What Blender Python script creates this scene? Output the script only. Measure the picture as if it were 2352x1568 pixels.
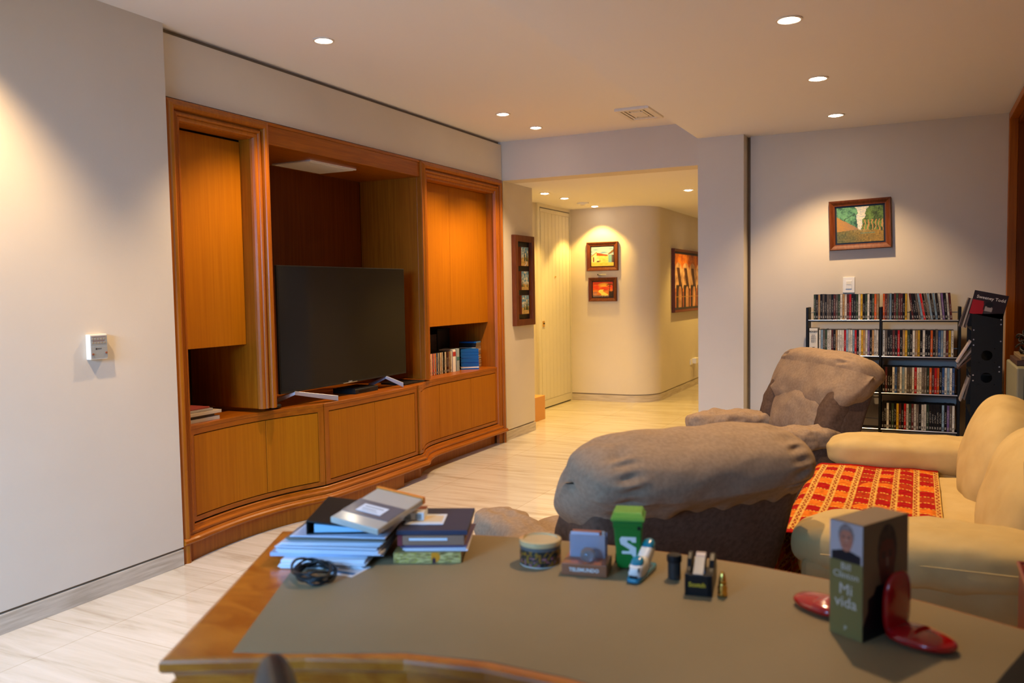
import bpy, bmesh, math, random
from mathutils import Vector, Matrix, noise
random.seed(7)
C = bpy.context.scene.collection
SC = bpy.context.scene
PI = math.pi
for o in list(bpy.data.objects): bpy.data.objects.remove(o)

# ------------------------------------------------------------------ camera
YAW, PITCH, ROLL, FPX = 0.454, 0.060, -0.016, 1916.3
cam_d = bpy.data.cameras.new('camera'); cam = bpy.data.objects.new('camera', cam_d); C.objects.link(cam)
_f = Vector((math.cos(YAW)*math.cos(PITCH), math.sin(YAW)*math.cos(PITCH), -math.sin(PITCH)))
_r = _f.cross(Vector((0, 0, 1))).normalized(); _u = _r.cross(_f)
_r2 = _r*math.cos(ROLL) + _u*math.sin(ROLL); _u2 = -_r*math.sin(ROLL) + _u*math.cos(ROLL)
_M = Matrix((( _r2.x, _u2.x, -_f.x, 0), (_r2.y, _u2.y, -_f.y, 0), (_r2.z, _u2.z, -_f.z, 1.45), (0, 0, 0, 1)))
cam.matrix_world = _M
cam_d.sensor_width = 36; cam_d.lens = 36*FPX/2352
cam_d.clip_start = 0.05; cam_d.clip_end = 60
cam_d.dof.use_dof = True; cam_d.dof.focus_distance = 5.6; cam_d.dof.aperture_fstop = 2.8
SC.camera = cam
# ------------------------------------------------------------------ colour management, world
SC.view_settings.view_transform = 'Standard'; SC.view_settings.look = 'None'
SC.view_settings.gamma = 1; SC.view_settings.use_curve_mapping = False
SC.view_settings.exposure = 0.13
W = bpy.data.worlds.new('world'); SC.world = W; W.use_nodes = True
W.node_tree.nodes['Background'].inputs[0].default_value = (0.55, 0.7, 1, 1)
W.node_tree.nodes['Background'].inputs[1].default_value = 0.08
# ------------------------------------------------------------------ daylight through the window behind the camera
def area(name, loc, target, sx, sy, power, col, spread=180):
    l = bpy.data.lights.new(name, 'AREA'); l.shape = 'RECTANGLE'; l.size = sx; l.size_y = sy
    l.energy = power; l.color = col; l.spread = math.radians(spread)
    o = bpy.data.objects.new(name, l); C.objects.link(o); o.location = loc
    o.rotation_euler = (Vector(target)-Vector(loc)).to_track_quat('-Z', 'Y').to_euler()
    return o
area('window_daylight', (-1.85, 2.35, 2.0), (1.7, 3.1, 0.25), 2.3, 0.9, 108, (0.22, 0.52, 1.0), 79)

# ------------------------------------------------------------------ colour helpers
def s2l(c): return c/12.92 if c <= 0.04045 else ((c+0.055)/1.055)**2.4
def S(r, g, b): return (s2l(r/255), s2l(g/255), s2l(b/255))
# ------------------------------------------------------------------ materials
def mat(name, col=(0.5, 0.5, 0.5), rough=0.5, metal=0.0, spec=0.5, emit=None, es=0, alpha=1, trans=0, coat=0):
    m = bpy.data.materials.new(name); m.use_nodes = True
    b = m.node_tree.nodes['Principled BSDF']
    b.inputs['Base Color'].default_value = (*col, 1); b.inputs['Roughness'].default_value = rough
    b.inputs['Metallic'].default_value = metal; b.inputs['Specular IOR Level'].default_value = spec
    b.inputs['Coat Weight'].default_value = coat; b.inputs['Transmission Weight'].default_value = trans
    b.inputs['Coat Roughness'].default_value = 0.15
    if emit: b.inputs['Emission Color'].default_value = (*emit, 1); b.inputs['Emission Strength'].default_value = es
    b.inputs['Alpha'].default_value = alpha
    return m
def N(m, t, **k):
    n = m.node_tree.nodes.new(t)
    for a, v in k.items(): setattr(n, a, v)
    return n
def L(m, a, b): m.node_tree.links.new(a, b)
def noisy(m, c1, c2, scale=(1, 1, 1), nscale=5.0, detail=4, bump=0.0, ramp=(0.35, 0.65), coord='Object', dist=0.0, bscale=None):
    """two-tone noise colour (and optional bump) in object/world space"""
    b = m.node_tree.nodes['Principled BSDF']
    tc = N(m, 'ShaderNodeTexCoord'); mp = N(m, 'ShaderNodeMapping'); mp.inputs['Scale'].default_value = scale
    if coord == 'World':
        g = N(m, 'ShaderNodeNewGeometry'); L(m, g.outputs['Position'], mp.inputs[0])
    else: L(m, tc.outputs[coord], mp.inputs[0])
    nz = N(m, 'ShaderNodeTexNoise'); nz.inputs['Scale'].default_value = nscale; nz.inputs['Detail'].default_value = detail
    nz.inputs['Distortion'].default_value = dist
    L(m, mp.outputs[0], nz.inputs['Vector'])
    cr = N(m, 'ShaderNodeValToRGB'); cr.color_ramp.elements[0].position = ramp[0]; cr.color_ramp.elements[1].position = ramp[1]
    cr.color_ramp.elements[0].color = (*c1, 1); cr.color_ramp.elements[1].color = (*c2, 1)
    L(m, nz.outputs['Fac'], cr.inputs[0]); L(m, cr.outputs[0], b.inputs['Base Color'])
    if bump:
        bp = N(m, 'ShaderNodeBump'); bp.inputs['Strength'].default_value = bump; bp.inputs['Distance'].default_value = 0.002
        if bscale:
            n2 = N(m, 'ShaderNodeTexNoise'); n2.inputs['Scale'].default_value = bscale; n2.inputs['Detail'].default_value = 3
            if coord == 'World': L(m, g.outputs['Position'], n2.inputs['Vector'])
            else: L(m, tc.outputs[coord], n2.inputs['Vector'])
            L(m, n2.outputs['Fac'], bp.inputs['Height'])
        else: L(m, nz.outputs['Fac'], bp.inputs['Height'])
        L(m, bp.outputs[0], b.inputs['Normal'])
    return m, cr
M = {}
M['wall'], _ = noisy(mat('wall_paint', rough=0.75, spec=0.25), (0.62, 0.560, 0.465), (0.66, 0.595, 0.495), nscale=1.3, bump=0.15, bscale=90, coord='World')
M['ceil'] = mat('ceiling_paint', (0.82, 0.80, 0.775), 0.9, spec=0.2)
M['groove'] = mat('shadow_gap_paint', (0.30, 0.24, 0.17), 0.8, spec=0.2)
M['wood'], _ = noisy(mat('cherry_wood', rough=0.40, spec=0.3, coat=0.06), (0.29, 0.074, 0.001), (0.38, 0.108, 0.003), scale=(26, 26, 1.1), nscale=2.2, detail=6, coord='World', bump=0.04)
M['woodh'], _ = noisy(mat('cherry_wood_lengthwise', rough=0.36, spec=0.3, coat=0.08), (0.25, 0.062, 0.001), (0.36, 0.098, 0.003), scale=(1.3, 22, 22), nscale=2.4, detail=6, coord='World', dist=0.6, bump=0.04)
M['veneer'], _ = noisy(mat('door_veneer', rough=0.5, spec=0.2, coat=0.0), (0.36, 0.112, 0.0005), (0.42, 0.138, 0.001), scale=(34, 34, 0.8), nscale=2.0, detail=5, coord='World')
M['woodin'], _ = noisy(mat('shaded_inner_veneer', rough=0.5, spec=0.15), (0.13, 0.028, 0.001), (0.17, 0.038, 0.002), scale=(30, 30, 0.9), nscale=2.0, detail=5, coord='World')  # cherry darkened for the insides: their shade put into the colour
M['desk'], _ = noisy(mat('desk_wood', rough=0.28, spec=0.5, coat=0.4), (0.38, 0.092, 0.005), (0.56, 0.172, 0.014), scale=(6, 3, 6), nscale=2.6, detail=6, coord='World', dist=1.0)
M['leather'], _ = noisy(mat('desk_leather', rough=0.5, spec=0.25), (0.255, 0.19, 0.098), (0.28, 0.21, 0.112), nscale=3, coord='World', bump=0.25, bscale=420)
M['dark'] = mat('black_plastic', (0.010, 0.010, 0.010), 0.4, spec=0.3)
M['darkm'] = mat('black_metal', (0.008, 0.008, 0.008), 0.5, spec=0.2)
M['slit'] = mat('gap_shade_black', (0.012, 0.006, 0.003), 0.9, spec=0.1)  # near-black that puts the shade inside gaps and joints into the colour
M['chrome'] = mat('brushed_steel', (0.62, 0.62, 0.64), 0.28, metal=1.0)
M['silver'] = mat('silver_plastic', (0.52, 0.54, 0.60), 0.3, metal=0.6)
M['brass'] = mat('polished_brass', (0.80, 0.48, 0.10), 0.22, metal=1.0)
M['white'] = mat('white_plastic', (0.80, 0.79, 0.75), 0.4)
M['ivory'] = mat('ivory_plastic', (0.78, 0.74, 0.62), 0.45)
M['paper'] = mat('white_paper', (0.74, 0.76, 0.80), 0.8, spec=0.2)
M['screen'] = mat('tv_screen', (0.005, 0.005, 0.006), 0.10, spec=0.22)
M['glass'] = mat('window_glass', (1, 1, 1), 0.0, trans=1.0)
M['doorp'], _ = noisy(mat('painted_door', rough=0.5, spec=0.35), (0.66, 0.62, 0.52), (0.68, 0.64, 0.54), nscale=2, coord='World')
M['lens'] = mat('lamp_lens', (1, 0.9, 0.75), 0.4, emit=(1.0, 0.86, 0.66), es=38)
M['trimw'] = mat('lamp_trim_white', (0.75, 0.70, 0.62), 0.5)
M['cream'], _ = noisy(mat('cream_sofa_cloth', rough=0.92, spec=0.15), (0.50, 0.36, 0.15), (0.55, 0.405, 0.18), nscale=9, coord='Object', bump=0.35, bscale=700)
M['taupe'], _ = noisy(mat('taupe_chenille_shaded', rough=0.95, spec=0.12), (0.095, 0.058, 0.038), (0.13, 0.082, 0.056), nscale=60, coord='Object', bump=0.5, bscale=420)  # body fabric darkened: shade on the chair backs put into the colour
M['taupec'], _ = noisy(mat('taupe_cover_cloth', rough=0.95, spec=0.12), (0.27, 0.19, 0.125), (0.33, 0.235, 0.155), nscale=70, coord='Object', bump=0.45, bscale=520)
# marble floor: polished cream slabs with long fine streaks running along Y
m = mat('marble_floor', (0.75, 0.68, 0.55), 0.11, spec=0.5); M['floor'] = m
b = m.node_tree.nodes['Principled BSDF']; g = N(m, 'ShaderNodeNewGeometry')
mp = N(m, 'ShaderNodeMapping'); mp.inputs['Scale'].default_value = (9, 0.9, 1); mp.inputs['Rotation'].default_value = (0, 0, 0.12); L(m, g.outputs['Position'], mp.inputs[0])
nz = N(m, 'ShaderNodeTexNoise'); nz.inputs['Scale'].default_value = 1.6; nz.inputs['Detail'].default_value = 9; nz.inputs['Roughness'].default_value = 0.62; nz.inputs['Distortion'].default_value = 0.5; L(m, mp.outputs[0], nz.inputs['Vector'])
cr = N(m, 'ShaderNodeValToRGB'); e = cr.color_ramp.elements
e[0].position = 0.30; e[0].color = (0.45, 0.385, 0.285, 1); e[1].position = 0.66; e[1].color = (0.66, 0.61, 0.52, 1)
x = e.new(0.46); x.color = (0.585, 0.53, 0.43, 1)
L(m, nz.outputs['Fac'], cr.inputs[0])
bk = N(m, 'ShaderNodeTexBrick'); bk.offset = 0.0; bk.inputs['Scale'].default_value = 1.0
bk.inputs['Brick Width'].default_value = 0.8; bk.inputs['Row Height'].default_value = 0.8; bk.inputs['Mortar Size'].default_value = 0.0022; bk.inputs['Mortar Smooth'].default_value = 0.3
bk.inputs['Color1'].default_value = (1, 1, 1, 1); bk.inputs['Color2'].default_value = (0.93, 0.92, 0.90, 1); bk.inputs['Mortar'].default_value = (0.72, 0.66, 0.55, 1)
L(m, g.outputs['Position'], bk.inputs['Vector'])
mx = N(m, 'ShaderNodeMix', data_type='RGBA', blend_type='MULTIPLY'); mx.inputs['Factor'].default_value = 1.0
L(m, cr.outputs[0], mx.inputs[6]); L(m, bk.outputs['Color'], mx.inputs[7]); L(m, mx.outputs[2], b.inputs['Base Color'])
M['marble'], _ = noisy(mat('marble_skirting', rough=0.4, spec=0.4), (0.44, 0.37, 0.28), (0.60, 0.53, 0.43), scale=(1.2, 1.2, 14), nscale=4, detail=7, coord='World')
# colour-attribute material (painted pictures, woven rug, printed covers)
def attr_mat(name, rough=0.6, bump=0.0, bscale=300, spec=0.3):
    m = mat(name, rough=rough, spec=spec); b = m.node_tree.nodes['Principled BSDF']
    a = N(m, 'ShaderNodeVertexColor'); a.layer_name = 'Col'; L(m, a.outputs[0], b.inputs['Base Color'])
    if bump:
        tc = N(m, 'ShaderNodeTexCoord'); n2 = N(m, 'ShaderNodeTexNoise'); n2.inputs['Scale'].default_value = bscale
        bp = N(m, 'ShaderNodeBump'); bp.inputs['Strength'].default_value = bump; bp.inputs['Distance'].default_value = 0.003
        L(m, tc.outputs['Object'], n2.inputs['Vector']); L(m, n2.outputs['Fac'], bp.inputs['Height']); L(m, bp.outputs[0], b.inputs['Normal'])
    return m
M['canvas'] = attr_mat('oil_painting', 0.45, 0.4, 160)
M['print'] = attr_mat('printed_card', 0.38)
M['weave'] = attr_mat('woven_wool', 0.95, 0.8, 260, 0.1)
# spine material: the object's own colour with title-like marks in a contrasting tone
def spine_mat(name, axis_w, rough=0.3):
    m = mat(name, rough=0.45, spec=0.1); b = m.node_tree.nodes['Principled BSDF']
    oi = N(m, 'ShaderNodeObjectInfo'); tc = N(m, 'ShaderNodeTexCoord'); sp = N(m, 'ShaderNodeSeparateXYZ'); L(m, tc.outputs['Object'], sp.inputs[0])
    def mth(op, a, bb=None, c=None):
        n = N(m, 'ShaderNodeMath', operation=op)
        for i, v in enumerate((a, bb, c)):
            if v is None: continue
            if isinstance(v, (int, float)): n.inputs[i].default_value = v
            else: L(m, v, n.inputs[i])
        return n.outputs[0]
    z = sp.outputs['Z']; w = sp.outputs[axis_w]
    cb = N(m, 'ShaderNodeCombineXYZ'); L(m, mth('MULTIPLY', w, 260.0), cb.inputs[0]); L(m, mth('ADD', mth('MULTIPLY', z, 330.0), mth('MULTIPLY', oi.outputs['Random'], 900.0)), cb.inputs[1])
    n1 = N(m, 'ShaderNodeTexNoise'); n1.inputs['Scale'].default_value = 1.0; n1.inputs['Detail'].default_value = 1; L(m, cb.outputs[0], n1.inputs['Vector'])
    ink = mth('GREATER_THAN', n1.outputs['Fac'], 0.55)
    zone = mth('MULTIPLY', mth('GREATER_THAN', z, 0.055), mth('LESS_THAN', z, mth('ADD', 0.11, mth('MULTIPLY', oi.outputs['Random'], 0.05))))
    mid = mth('LESS_THAN', mth('ABSOLUTE', w), 0.0038)
    ink = mth('MULTIPLY', mth('MULTIPLY', ink, zone), mid)
    foot = mth('MULTIPLY', mth('MULTIPLY', mth('GREATER_THAN', z, 0.012), mth('LESS_THAN', z, 0.030)), mth('GREATER_THAN', n1.outputs['Fac'], 0.46))
    foot = mth('MULTIPLY', foot, mid)
    ink = mth('MAXIMUM', ink, foot)
    bw = N(m, 'ShaderNodeRGBToBW'); L(m, oi.outputs['Color'], bw.inputs[0])
    inv = mth('LESS_THAN', bw.outputs[0], 0.28)
    inkc = N(m, 'ShaderNodeMix', data_type='RGBA'); inkc.inputs[6].default_value = (0.03, 0.02, 0.02, 1); inkc.inputs[7].default_value = (0.42, 0.39, 0.33, 1); L(m, inv, inkc.inputs['Factor'])
    # a picture band of another tone on part of the spine
    cb2 = N(m, 'ShaderNodeCombineXYZ'); L(m, mth('ADD', mth('MULTIPLY', z, 16.0), mth('MULTIPLY', oi.outputs['Random'], 411.0)), cb2.inputs[0])
    n2 = N(m, 'ShaderNodeTexNoise'); n2.inputs['Scale'].default_value = 1.0; n2.inputs['Detail'].default_value = 3; L(m, cb2.outputs[0], n2.inputs['Vector'])
    hs = N(m, 'ShaderNodeHueSaturation'); hs.inputs['Hue'].default_value = 0.5; hs.inputs['Saturation'].default_value = 1.0
    L(m, mth('ADD', 0.35, mth('MULTIPLY', n2.outputs['Fac'], 1.35)), hs.inputs['Value']); L(m, oi.outputs['Color'], hs.inputs['Color'])
    mx = N(m, 'ShaderNodeMix', data_type='RGBA'); L(m, ink, mx.inputs['Factor']); L(m, hs.outputs[0], mx.inputs[6]); L(m, inkc.outputs[2], mx.inputs[7])
    L(m, mx.outputs[2], b.inputs['Base Color'])
    return m
M['spineY'] = spine_mat('dvd_spine', 'Y'); M['spineX'] = spine_mat('dvd_spine_side', 'X')
def objcol_mat(name, rough=0.5):
    m = mat(name, rough=rough); oi = N(m, 'ShaderNodeObjectInfo'); L(m, oi.outputs['Color'], m.node_tree.nodes['Principled BSDF'].inputs['Base Color']); return m
M['oc'] = objcol_mat('coloured_card', 0.55); M['ocg'] = objcol_mat('coloured_gloss', 0.25)

# ------------------------------------------------------------------ mesh builder
class MB:
    def __init__(s): s.v = []; s.f = []; s.m = []; s.col = None; s.smooth = False
    def add(s, vs, fs, mi=0):
        n = len(s.v); s.v += [tuple(v) for v in vs]; s.f += [tuple(i+n for i in f) for f in fs]; s.m += [mi]*len(fs); return s
    def box(s, a, b, mi=0, M4=None):
        x0, y0, z0 = a; x1, y1, z1 = b
        vs = [(x0, y0, z0), (x1, y0, z0), (x1, y1, z0), (x0, y1, z0), (x0, y0, z1), (x1, y0, z1), (x1, y1, z1), (x0, y1, z1)]
        if M4: vs = [M4 @ Vector(v) for v in vs]
        return s.add(vs, [(0, 3, 2, 1), (4, 5, 6, 7), (0, 1, 5, 4), (1, 2, 6, 5), (2, 3, 7, 6), (3, 0, 4, 7)], mi)
    def quad(s, a, b, c, d, mi=0): return s.add([a, b, c, d], [(0, 1, 2, 3)], mi)
    def cyl(s, a, b, r, r2=None, n=24, mi=0, caps=True):
        a = Vector(a); b = Vector(b); r2 = r if r2 is None else r2
        d = (b-a).normalized(); t = d.orthogonal().normalized(); u = d.cross(t); vs = []
        for P, R in ((a, r), (b, r2)):
            for i in range(n): an = 2*PI*i/n; vs.append(P+t*R*math.cos(an)+u*R*math.sin(an))
        fs = [(i, (i+1) % n, n+(i+1) % n, n+i) for i in range(n)]
        if caps: fs += [tuple(range(n))[::-1], tuple(range(n, 2*n))]
        return s.add(vs, fs, mi)
    def lathe(s, prof, c=(0, 0, 0), n=32, mi=0, M4=None):
        vs = []; k = len(prof)
        for r, z in prof:
            for i in range(n):
                v = Vector((c[0]+r*math.cos(2*PI*i/n), c[1]+r*math.sin(2*PI*i/n), c[2]+z)); vs.append(M4 @ v if M4 else v)
        fs = [(j*n+i, j*n+(i+1) % n, (j+1)*n+(i+1) % n, (j+1)*n+i) for j in range(k-1) for i in range(n)]
        fs += [tuple(range(n))[::-1], tuple((k-1)*n+i for i in range(n))]
        return s.add(vs, fs, mi)
    def tube(s, pts, r, n=8, closed=False, mi=0):
        pts = [Vector(p) for p in pts]; k = len(pts); vs = []; prev = None
        for i, p in enumerate(pts):
            a = pts[(i-1) % k] if closed or i > 0 else p; b = pts[(i+1) % k] if closed or i < k-1 else p
            d = (b-a).normalized()
            t = d.orthogonal().normalized() if prev is None else (prev - d*prev.dot(d)).normalized()
            prev = t; u = d.cross(t)
            for j in range(n): an = 2*PI*j/n; vs.append(p+t*r*math.cos(an)+u*r*math.sin(an))
        fs = [(i*n+j, i*n+(j+1) % n, ((i+1) % k)*n+(j+1) % n, ((i+1) % k)*n+j) for i in range(k if closed else k-1) for j in range(n)]
        if not closed: fs += [tuple(range(n))[::-1], tuple((k-1)*n+j for j in range(n))]
        return s.add(vs, fs, mi)
    def prism(s, poly, z0, z1, mi=0, M4=None):
        n = len(poly); vs = [(x, y, z0) for x, y in poly]+[(x, y, z1) for x, y in poly]
        if M4: vs = [M4 @ Vector(v) for v in vs]
        ar = sum(poly[i][0]*poly[(i+1) % n][1]-poly[(i+1) % n][0]*poly[i][1] for i in range(n))
        fs = [tuple(range(n))[::-1], tuple(range(n, 2*n))]+[(i, (i+1) % n, n+(i+1) % n, n+i) for i in range(n)]
        if ar < 0: fs = [f[::-1] for f in fs]
        return s.add(vs, fs, mi)
    def grid(s, fn, nu, nv, mi=0, closed=False):
        vs = [fn(i/nu, j/nv) for j in range(nv+1) for i in range(nu+1)]
        fs = [(j*(nu+1)+i, j*(nu+1)+i+1, (j+1)*(nu+1)+i+1, (j+1)*(nu+1)+i) for j in range(nv) for i in range(nu)]
        return s.add(vs, fs, mi)
    def soft(s, c, h, p=4.0, n=14, R=None, warp=None, wr=0.0, ws=4.0, seed=0.0, mi=0):
        """rounded (superellipsoid) cushion: centre c, half sizes h, optional rotation R, warp(v) in unit space, wrinkles wr"""
        idx = {}; vs = []; fs = []
        def vid(x, y, z):
            k = (x, y, z)
            if k in idx: return idx[k]
            q = Vector((math.tan(x/n*PI/4*0.98)/math.tan(PI/4*0.98), math.tan(y/n*PI/4*0.98)/math.tan(PI/4*0.98), math.tan(z/n*PI/4*0.98)/math.tan(PI/4*0.98)))
            l = (abs(q.x)**p+abs(q.y)**p+abs(q.z)**p)**(1/p); q = q/l
            g2 = Vector([math.copysign(abs(t)**(p-1), t)/hh for t, hh in zip(q, h)]).normalized()
            w = Vector(q)
            if warp: w = Vector(warp(q))
            v = Vector((w.x*h[0], w.y*h[1], w.z*h[2]))
            if wr: v += g2*wr*(noise.noise(v*ws+Vector((seed, seed*2, 0)))+0.5*noise.noise(v*ws*2.7+Vector((seed, 0, 5))))
            if R: v = R @ v
            vs.append(v+Vector(c)); idx[k] = len(vs)-1; return idx[k]
        rng = range(-n, n, 2)
        for a in rng:
            for b2 in rng:
                for sgn in (-1, 1):
                    for ax in range(3):
                        def mk(u, w2):
                            t = [0, 0, 0]; t[ax] = sgn*n; t[(ax+1) % 3] = u; t[(ax+2) % 3] = w2; return vid(*t)
                        q = (mk(a, b2), mk(a+2, b2), mk(a+2, b2+2), mk(a, b2+2))
                        fs.append(q if sgn > 0 else q[::-1])
        s.smooth = True
        return s.add(vs, fs, mi)
    def build(s, name, mats, parent=None, origin=None, smooth=None, bevel=0.0, local=False, angle=35):
        me = bpy.data.meshes.new(name)
        off = Vector((0, 0, 0))
        if parent is not None and not local:
            p = parent
            while p.parent: p = p.parent
            off = Vector(p.location)
        if origin is not None: off = Vector(origin)
        me.from_pydata([tuple(Vector(v)-off) for v in s.v], [], s.f)
        if not isinstance(mats, (list, tuple)): mats = [mats]
        for mm in mats: me.materials.append(M[mm] if isinstance(mm, str) else mm)
        me.polygons.foreach_set('material_index', s.m)
        if s.col:
            ca = me.color_attributes.new('Col', 'FLOAT_COLOR', 'POINT')
            ca.data.foreach_set('color', [t for c in s.col for t in (*c[:3], 1.0)])
        sm = s.smooth if smooth is None else smooth
        if sm: me.polygons.foreach_set('use_smooth', [True]*len(s.f))
        me.update()
        o = bpy.data.objects.new(name, me); C.objects.link(o)
        if origin is not None and parent is None: o.location = origin
        if parent is not None: o.parent = parent
        if bevel:
            bv = o.modifiers.new('bevel', 'BEVEL'); bv.width = bevel; bv.segments = 3; bv.limit_method = 'ANGLE'; bv.angle_limit = math.radians(angle)
        return o
def thing(name, label, cat, loc=(0, 0, 0), rz=0, group=None):
    o = bpy.data.objects.new(name, None); C.objects.link(o); o.location = loc; o.rotation_euler = (0, 0, rz)
    o.empty_display_size = 0.05
    return tag(o, label, cat, group)
def tag(o, label, cat=None, group=None):
    o['label'] = label
    if cat: o['category'] = cat
    if group: o['group'] = group
    return o
def struct(mb, name, mats, **k):
    o = mb.build(name, mats, **k); o['kind'] = 'structure'; return o
def box(a, b): return MB().box(a, b)
def text(name, s, size, parent, M4, matn, ext=0.0004, align='CENTER', bold=0.0, sx=1.0):
    cu = bpy.data.curves.new(name, 'FONT'); cu.body = s; cu.size = size; cu.extrude = ext; cu.align_x = align; cu.align_y = 'CENTER'; cu.offset = bold
    cu.resolution_u = 2
    t = bpy.data.objects.new(name, cu); C.objects.link(t)
    dg = bpy.context.evaluated_depsgraph_get(); me = bpy.data.meshes.new_from_object(t.evaluated_get(dg))
    bpy.data.objects.remove(t)
    me.transform(M4 @ Matrix.Diagonal((sx, 1, 1, 1)))
    me.materials.clear(); me.materials.append(M[matn] if isinstance(matn, str) else matn)
    o = bpy.data.objects.new(name, me); C.objects.link(o)
    if parent is not None: o.parent = parent
    return o
def frameM(o, x, z):
    """matrix with local X along x, local Z (text normal) along z"""
    x = Vector(x).normalized(); z = Vector(z).normalized(); y = z.cross(x)
    return Matrix(((x.x, y.x, z.x, o[0]), (x.y, y.y, z.y, o[1]), (x.z, y.z, z.z, o[2]), (0, 0, 0, 1)))
def painting(fn, nu, nv, w, h, M4):
    """flat coloured grid; fn(u, v) -> linear colour, v upwards"""
    mb = MB(); mb.grid(lambda u, v: M4 @ Vector(((u-0.5)*w, (v-0.5)*h, 0)), nu, nv)
    mb.col = [fn(i/nu, j/nv) for j in range(nv+1) for i in range(nu+1)]
    return mb
def mixc(a, b, t): t = max(0, min(1, t)); return tuple(p+(q-p)*t for p, q in zip(a, b))
def nz2(u, v, s=0.0, k=1.0): return noise.noise(Vector((u*k, v*k, s)))
def interp(pts, x):
    if x <= pts[0][0]: return pts[0][1]
    for i in range(len(pts)-1):
        x0, y0 = pts[i]; x1, y1 = pts[i+1]
        if x <= x1:
            t = (x-x0)/(x1-x0); m0 = (pts[i+1][1]-pts[i-1][1])/(pts[i+1][0]-pts[i-1][0]) if i > 0 else (y1-y0)/(x1-x0)
            m1 = (pts[i+2][1]-y0)/(pts[i+2][0]-x0) if i+2 < len(pts) else (y1-y0)/(x1-x0)
            h = x1-x0; return (2*t**3-3*t*t+1)*y0+(t**3-2*t*t+t)*h*m0+(-2*t**3+3*t*t)*y1+(t**3-t*t)*h*m1
    return pts[-1][1]

# ================================================================== room shell
ZC, ZL, ZH = 2.872, 2.65, 2.505     # main ceiling, lower ceiling, hall ceiling
YL = 3.555                          # left wall
struct(box((-1.9, -2.1, -0.1), (14.2, 4.3, 0)), 'floor', 'floor')
struct(box((-1.9, 1.611, ZC), (7.45, 3.8, ZC+0.1)), 'ceiling', 'ceil')
struct(box((-1.9, -2.1, ZL), (7.3, 1.611, ZC+0.1)), 'ceiling', 'ceil')
mb = MB(); mb.box((7.45, 1.25, ZH), (14.2, 4.3, ZH+0.1)); struct(mb, 'ceiling', 'ceil')
# left wall (ends at the wall unit)
mb = MB(); mb.box((-1.9, YL, 0.10), (3.20, YL+0.3, ZC)); struct(mb, 'wall_left', 'wall')
struct(box((-1.9, YL-0.001, 0), (3.20, YL+0.3, 0.088)), 'baseboard_left', 'marble', bevel=0.002)
struct(box((-1.9, YL+0.012, 0.088), (3.20, YL+0.3, 0.10)), 'trim_1', 'groove')
# wall above the built-in unit with its shadow gaps
struct(box((3.232, 3.60, 2.512), (7.205, 3.90, 2.843)), 'wall_above_unit', 'wall')
mb = MB(); mb.box((3.20, 3.635, 2.512), (3.232, 3.9, ZC)); mb.box((3.232, 3.635, 2.843), (7.21, 3.9, ZC)); mb.box((7.205, 3.635, 2.5), (7.21, 3.9, ZC)); struct(mb, 'trim_2', 'groove')
struct(box((3.20, 4.34, 0), (7.21, 4.45, ZC)), 'wall_behind_unit', 'wall')
# stub wall between the unit and the hall
mb = MB(); mb.box((7.211, 3.59, 0.10), (7.88, 4.14, ZH-0.0)); struct(mb, 'wall_hall_corner', 'wall')
mb = MB(); mb.box((7.20, 3.585, 0), (7.885, 4.6, 0.088)); struct(mb, 'baseboard_hall_corner', 'marble', bevel=0.002)
struct(box((7.21, 3.602, 0.088), (7.87, 4.6, 0.10)), 'trim_3', 'groove')
# header over the hall opening
struct(box((7.212, 1.611, ZH), (7.45, 4.6, ZC)), 'wall_header', 'wall')
# pillar and far (picture) wall
struct(box((6.76, 1.249, 0), (7.45, 1.611, ZL)), 'wall_pillar', 'wall')
struct(box((6.905, -0.60, 0.0), (7.2, 1.222, ZL)), 'wall_far', 'wall')
struct(box((6.945, 1.222, 0.0), (7.2, 1.249, ZL)), 'trim_4', 'groove')
# hall: door wall, end wall with a rounded corner running into the corridor
struct(box((7.8, 4.145, 0), (9.25, 4.4, ZH)), 'wall_hall_left', 'wall')
struct(box((10.215, 4.14, 0), (10.6, 4.4, ZH)), 'wall_hall_jamb', 'wall')
def endwall(off, z0, z1):
    pts = [(10.24-off, 4.2)]
    cx, cy, r = 10.62, 3.39, 0.38
    for k in range(0, 61):
        a = PI+ (PI/2)*k/60; pts.append((cx+(r+off)*math.cos(a), cy+(r+off)*math.sin(a)))
    pts += [(14.1, 3.01-off), (14.1, 4.5), (10.24-off, 4.5)]
    return MB().prism(pts, z0, z1)
o = struct(endwall(0, 0.10, ZH), 'wall_hall_end', 'wall')
struct(endwall(0.006, 0, 0.086), 'baseboard_hall_end', 'marble')
struct(endwall(-0.012, 0.086, 0.10), 'trim_5', 'groove')
struct(box((7.45, 1.05, 0), (14.1, 1.25, ZH)), 'wall_hall_right', 'wall')
struct(box((14.0, 1.2, 0), (14.2, 3.1, ZH)), 'wall_hall_back', 'wall')
# right side: wooden niche in the side wall, room behind the camera
mb = MB(); mb.box((6.76, -1.4, 0), (7.2, -0.60, ZL)); struct(mb, 'wall_right', 'wall')
mb = MB(); mb.box((2.98, -2.1, 0), (3.02, -1.25, ZL)); mb.box((2.98, -1.25, 0), (3.02, -0.56, ZL)); struct(mb, 'wall_right_return', 'wall')
struct(box((2.98, -1.4, 0), (6.9, -1.25, ZL)), 'wall_right_niche', 'wall')
struct(box((-1.9, -2.2, 0), (3.02, -2.1, ZL)), 'wall_right_near', 'wall')
mb = MB(); mb.box((-2.0, -2.2, 0), (-1.9, 1.1, ZC)); mb.box((-2.0, 3.6, 0), (-1.9, 3.9, ZC)); mb.box((-2.0, 1.1, 0), (-1.9, 3.6, 0.35)); mb.box((-2.0, 1.1, 2.55), (-1.9, 3.6, ZC)); struct(mb, 'wall_back', 'wall')
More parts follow.
